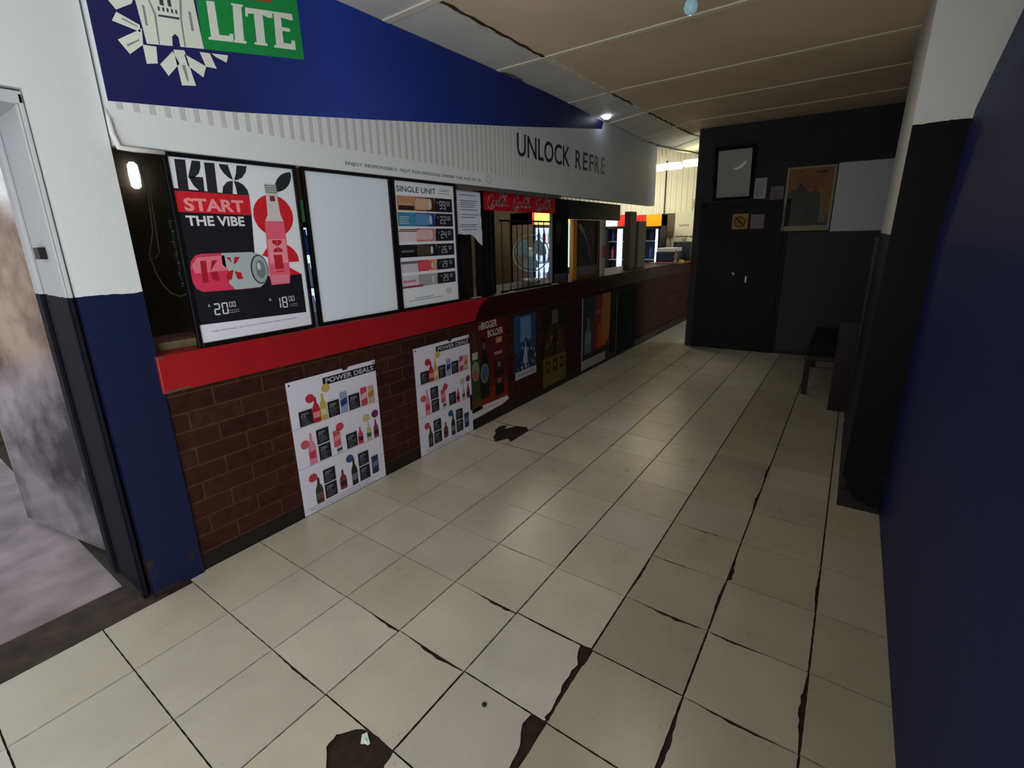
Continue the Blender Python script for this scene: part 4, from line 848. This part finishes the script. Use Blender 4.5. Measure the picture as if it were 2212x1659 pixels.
# fluorescent fittings at the far end
def fluor(y0, y1, x, label):
    t = thing('fluorescent_light', (x, (y0 + y1) / 2, 2.70), label, 'light', 'fluorescent fittings by the end wall')
    zt = 2.68
    MB().box(x - .04, x + .04, y0, y1, zt - .03, zt, mat('#b8b4c8', .5)).build('housing', t)
    for q, a in enumerate((-.06, .06)):
        b = MB(); b.tube([(x + a, y0 + .01, zt - .055), (x + a, y1 - .01, zt - .055)], .045, mat('#fff2b8', .4, emit=4.5), 10); b.build('tube', t, smooth=True)
    zh = 3.1 if y0 > .05 else zc(x, y0) 
    MB().tube([(x, y0 + .02, zt), (x, y0 + .02, zh)], .004, mat('#888888', .5), 6).build('hanger', t)
    MB().tube([(x, y1 - .02, zt), (x, y1 - .02, zh)], .004, mat('#888888', .5), 6).build('hanger', t)
fluor(-.34, .02, 8.3, 'glowing twin tube light by the end wall, right one beside the charcoal partition')
fluor(.10, .38, 8.45, 'glowing short twin tube light by the end wall, middle one')
fluor(.42, .75, 8.5, 'glowing twin tube light by the end wall, left one beside the sign board end')
area('end_lamps_light', (8.2, 1.0, 2.7), (0, math.radians(-25), 0), .4, 1.2, 16, (1.0, .93, .74))
area('bar_fill', (6.0, 1.6, 2.9), (0, 0, 0), 2.0, .6, 14, (.95, .9, .75))  # added lamp without a fitting, brightens the bar interior

# ================================================================ FAR PARTITION ITEMS
t = thing('wall_mirror', (FX(-1.0), -1.0, 1.98), 'tilted framed glass panel with a painted crescent reflection, above the black door', 'picture')
b = MB(); fm = mat('#060808', .6, spec=.1)
def tilt(u, v, w): return far(u, v, w + .02 + (v - 1.98) * .12)
def tb(u0, v0, u1, v1, w0, w1, m, bb):
    q = [tilt(u0, v0, w0), tilt(u0, v0, w1), tilt(u1, v0, w1), tilt(u1, v0, w0)]; tt = [tilt(u0, v1, w0), tilt(u0, v1, w1), tilt(u1, v1, w1), tilt(u1, v1, w0)]; bb.hexa(q, tt, m)
tb(.76, 1.97, .80, 2.60, 0, .03, fm, b); tb(1.19, 1.97, 1.23, 2.60, 0, .03, fm, b); tb(.80, 1.97, 1.19, 2.0, 0, .03, fm, b); tb(.80, 2.56, 1.19, 2.60, 0, .03, fm, b); b.build('frame', t)
b = MB(); tb(.80, 2.0, 1.19, 2.56, 0, .01, mat('#969e98', .3), b); g_ = b.build('pane', t)
p = Pr(tilt); p.pg([(.98, 2.33), (1.03, 2.325), (1.08, 2.345), (1.12, 2.39), (1.13, 2.43), (1.10, 2.405), (1.05, 2.365), (1.0, 2.35)], mat('#f6fffc', .3), 22); p.build('painted_reflection', t); p = Pr(tilt); p.rc(1.0, 2.015, 1.16, 2.035, mat('#7f8c88', .3), 22); p.build('caption_strip', t)  # the crescent is a reflection painted on the pane
def farsheet(name, u0, v0, u1, v1, c, label, cat, draw=None, w=.004, base=0.0):
    p = Pr(lambda u, v, ww: far(u, v, ww + base + w)); q = lambda u, v, ww: far(u, v, ww + base)
    p.hexa([q(u0, v0, 0), q(u0, v0, w), q(u1, v0, w), q(u1, v0, 0)], [q(u0, v1, 0), q(u0, v1, w), q(u1, v1, w), q(u1, v1, 0)], mat(c, .6))
    if draw: draw(p)
    return p.build(name, label=label, cat=cat)
farsheet('paper_notice', 1.235, 1.965, 1.37, 2.21, '#b4bac8', 'small grey sheet on the charcoal partition right of the framed glass panel', 'notice', lambda p: p.lines(1.25, 1.35, (2.0, 2.03, 2.06, 2.09, 2.12, 2.15), mat('#3d4048', .6), .006, 1))
farsheet('paper_notice', 1.42, 1.90, 1.565, 2.10, '#7c7482', 'dull mauve sheet on the partition just left of the orange picture', 'notice', lambda p: p.ell(1.49, 2.0, .04, .05, mat('#6d6670', .6), 1))
def nosign(p):
    p.ell(1.11, 1.69, .07, .07, mat('#5a3a18', .6), 1); p.ell(1.11, 1.69, .055, .055, mat('#9a7436', .6), 2); p.pg([(1.05, 1.74), (1.065, 1.75), (1.17, 1.64), (1.155, 1.63)], mat('#3a2814', .6), 3)
farsheet('warning_sign', 1.02, 1.60, 1.205, 1.79, '#b88c48', 'square yellow warning sign with crossed circle on the black door', 'sign', nosign, base=.031)
farsheet('warning_sign', 1.235, 1.60, 1.39, 1.775, '#8c7888', 'square pinkish sign beside the yellow one on the black door', 'sign', None, base=.031)
t = thing('framed_picture', (FX(-1.83), -1.83, 1.56), 'cream framed dark orange picture on the charcoal partition', 'picture')
b = MB(); cf = mat('#9a967e', .5)
farbox(b, 1.585, 1.56, 1.615, 2.30, 0, .03, cf); farbox(b, 2.06, 1.56, 2.09, 2.30, 0, .03, cf); farbox(b, 1.615, 1.56, 2.06, 1.62, 0, .03, cf); farbox(b, 1.615, 2.275, 2.06, 2.30, 0, .03, cf); b.build('frame', t, bevel=.003)
p = Pr(lambda u, v, w: far(u, v, w + .012)); farbox(p, 1.61, 1.61, 2.065, 2.28, 0, .012, mat('#8a5218', .4, noise=.45, nscale=7))
p.pg([(1.62, 1.62), (2.06, 1.62), (2.06, 1.70), (1.97, 1.78), (1.95, 1.98), (1.90, 2.03), (1.84, 2.0), (1.79, 2.06), (1.74, 2.12), (1.70, 2.05), (1.62, 2.03)], mat('#2c2820', .4, noise=.5, nscale=12), 1); p.pg([(1.96, 1.65), (2.03, 1.66), (2.02, 1.95), (1.97, 1.93)], mat('#80662a', .4, noise=.4, nscale=20), 2); p.pg([(1.85, 2.24), (2.0, 2.25), (1.98, 2.21), (1.9, 2.22)], mat('#2c1a0a', .4), 2); p.pg([(1.66, 2.06), (1.80, 2.10), (2.0, 2.05), (1.95, 2.16), (1.8, 2.2), (1.68, 2.16)], mat('#7a4a14', .4), 1)
p.build('canvas', t)
farsheet('wall_board', 2.10, 1.545, 2.62, 2.31, '#d2dce0', 'blank pale grey board on the partition right of the orange picture', 'board', None, .02)
farsheet('wall_board', 1.67, .05, 2.68, 1.54, '#343c3f', 'large dark slate panel on the lower partition right of the black door', 'board', None, .015)

# bench by the right wall
t = thing('bench', (5.6, -2.4, 0), 'dark wooden bench against the right wall beyond the pilaster', 'bench')
bw = mat('#1b1210', .5)
MB().box(4.98, 6.6, -2.62, -2.13, .43, .47, bw).build('seat', t, bevel=.004)
MB().box(4.95, 4.985, -2.66, -2.36, 0, .80, bw).build('end_board', t)
for x, y in ((5.34, -2.17), (6.52, -2.17), (6.52, -2.58)): MB().box(x, x + .05, y, y + .05, 0, .43, bw).build('leg', t)
MB().box(4.985, 6.6, -2.66, -2.63, .43, .80, bw).build('backrest', t)
MB().hexa([(4.80, -2.66, 0), (4.84, -2.66, 0), (4.84, -2.49, 0), (4.80, -2.49, 0)], [(4.80, -2.68, 1.5), (4.84, -2.68, 1.5), (4.84, -2.50, 1.5), (4.80, -2.50, 1.5)], mat('#241512', .4)).build('leaning_board', label='tall dark reddish board standing upright between pilaster and bench', cat='board')

# ceiling fittings
t = thing('ceiling_bulb', (2.93, -1.52, 2.79), 'glass bulb with a blue sparkle hanging from the ceiling near the top of the photo', 'lamp')
b = MB(); b.lathe((2.93, -1.52, 2.79), (0, 0, -1), [(0, .04), (.02, .04), (.03, .025), (.05, .025)], mat('#a8a8a0', .5)); b.build('holder', t, smooth=True)
area('floor_fill', (2.93, -1.52, 2.655), (0, 0, 0), .08, .08, 2.2, (1.0, .97, .88))  # lamp added under the bulb, facing down, to brighten the middle floor
gl = mat('#8fb8c4', .08, 0, .15); b = MB(); b.lathe((2.93, -1.52, 2.742), (0, 0, -1), [(0, .018), (.02, .03), (.045, .036), (.065, .028), (.078, .01)], gl); b.build('bulb', t, smooth=True)
MB().lathe((2.93, -1.515, 2.690), (0, 0, -1), [(0, .002), (.006, .009), (.013, .002)], mat('#28c8ff', .3, emit=4), 10).build('glint_bead', t, label='cyan sparkle on the bulb, made as a glowing bead')  # sparkle on the bulb made as a glowing bead
b = MB(); b.lathe((5.13, -.07, zc(5.13, -.05)), (0, 0, -1), [(0, .05), (.012, .05), (.02, .035), (.03, .03)], mat('#e8ecff', .4, emit=3)); b.build('ceiling_lamp', label='small bright round lamp on the ceiling against the sign board', cat='lamp', smooth=True)
wr_ = mat('#3a3630', .6)
for x, lab in ((3.35, 'short wire looping out of the ceiling at the sign board, near the first joint strip'), (6.6, 'short wire looping out of the ceiling near the far end of the sign board')):
    b = MB(); b.tube([(x, .0, zc(x, 0) - .01), (x + .08, -.05, zc(x, 0) - .025), (x + .2, -.05, zc(x, 0) - .03), (x + .3, -.01, zc(x, 0) - .035)], .005, wr_, 6); b.build('ceiling_wire', label=lab, cat='wire')
b = MB(); b.tube([(x, -.02, zc(x, -.02) - .012 - .004 * math.sin(x * 5)) for x in [6.9 + .15 * k for k in range(15)]], .011, wr_, 6); b.build('ceiling_wire', label='dark cable running on from the end of the sign board towards the tube lights', cat='wire')

# floor debris
b = MB(); b.lathe((.672, -1.305, -.004), (.3, -.2, .3), [(0, .002), (.002, .011), (.008, .012), (.011, .003)], mat('#cfe8d8', .2), 10); b.add([(.655, -1.30, .004), (.672, -1.325, .004), (.69, -1.29, .010), (.675, -1.282, .009)], [(0, 1, 2, 3)], mat('#c8d8cc', .3)); b.build('plastic_scrap', label='shiny pale plastic scrap lying in the round hole in the floor tile', cat='litter')
b = MB(); b.lathe((.985, -1.545, 0), (0, 0, 1), [(0, .008), (.004, .009), (.007, .003)], mat('#26221f', .6), 8); b.build('gum_spot', label='tiny dark lump stuck on a floor tile in the foreground', cat='litter')
for o in bpy.data.objects:
    if '_loc' in o: del o['_loc']
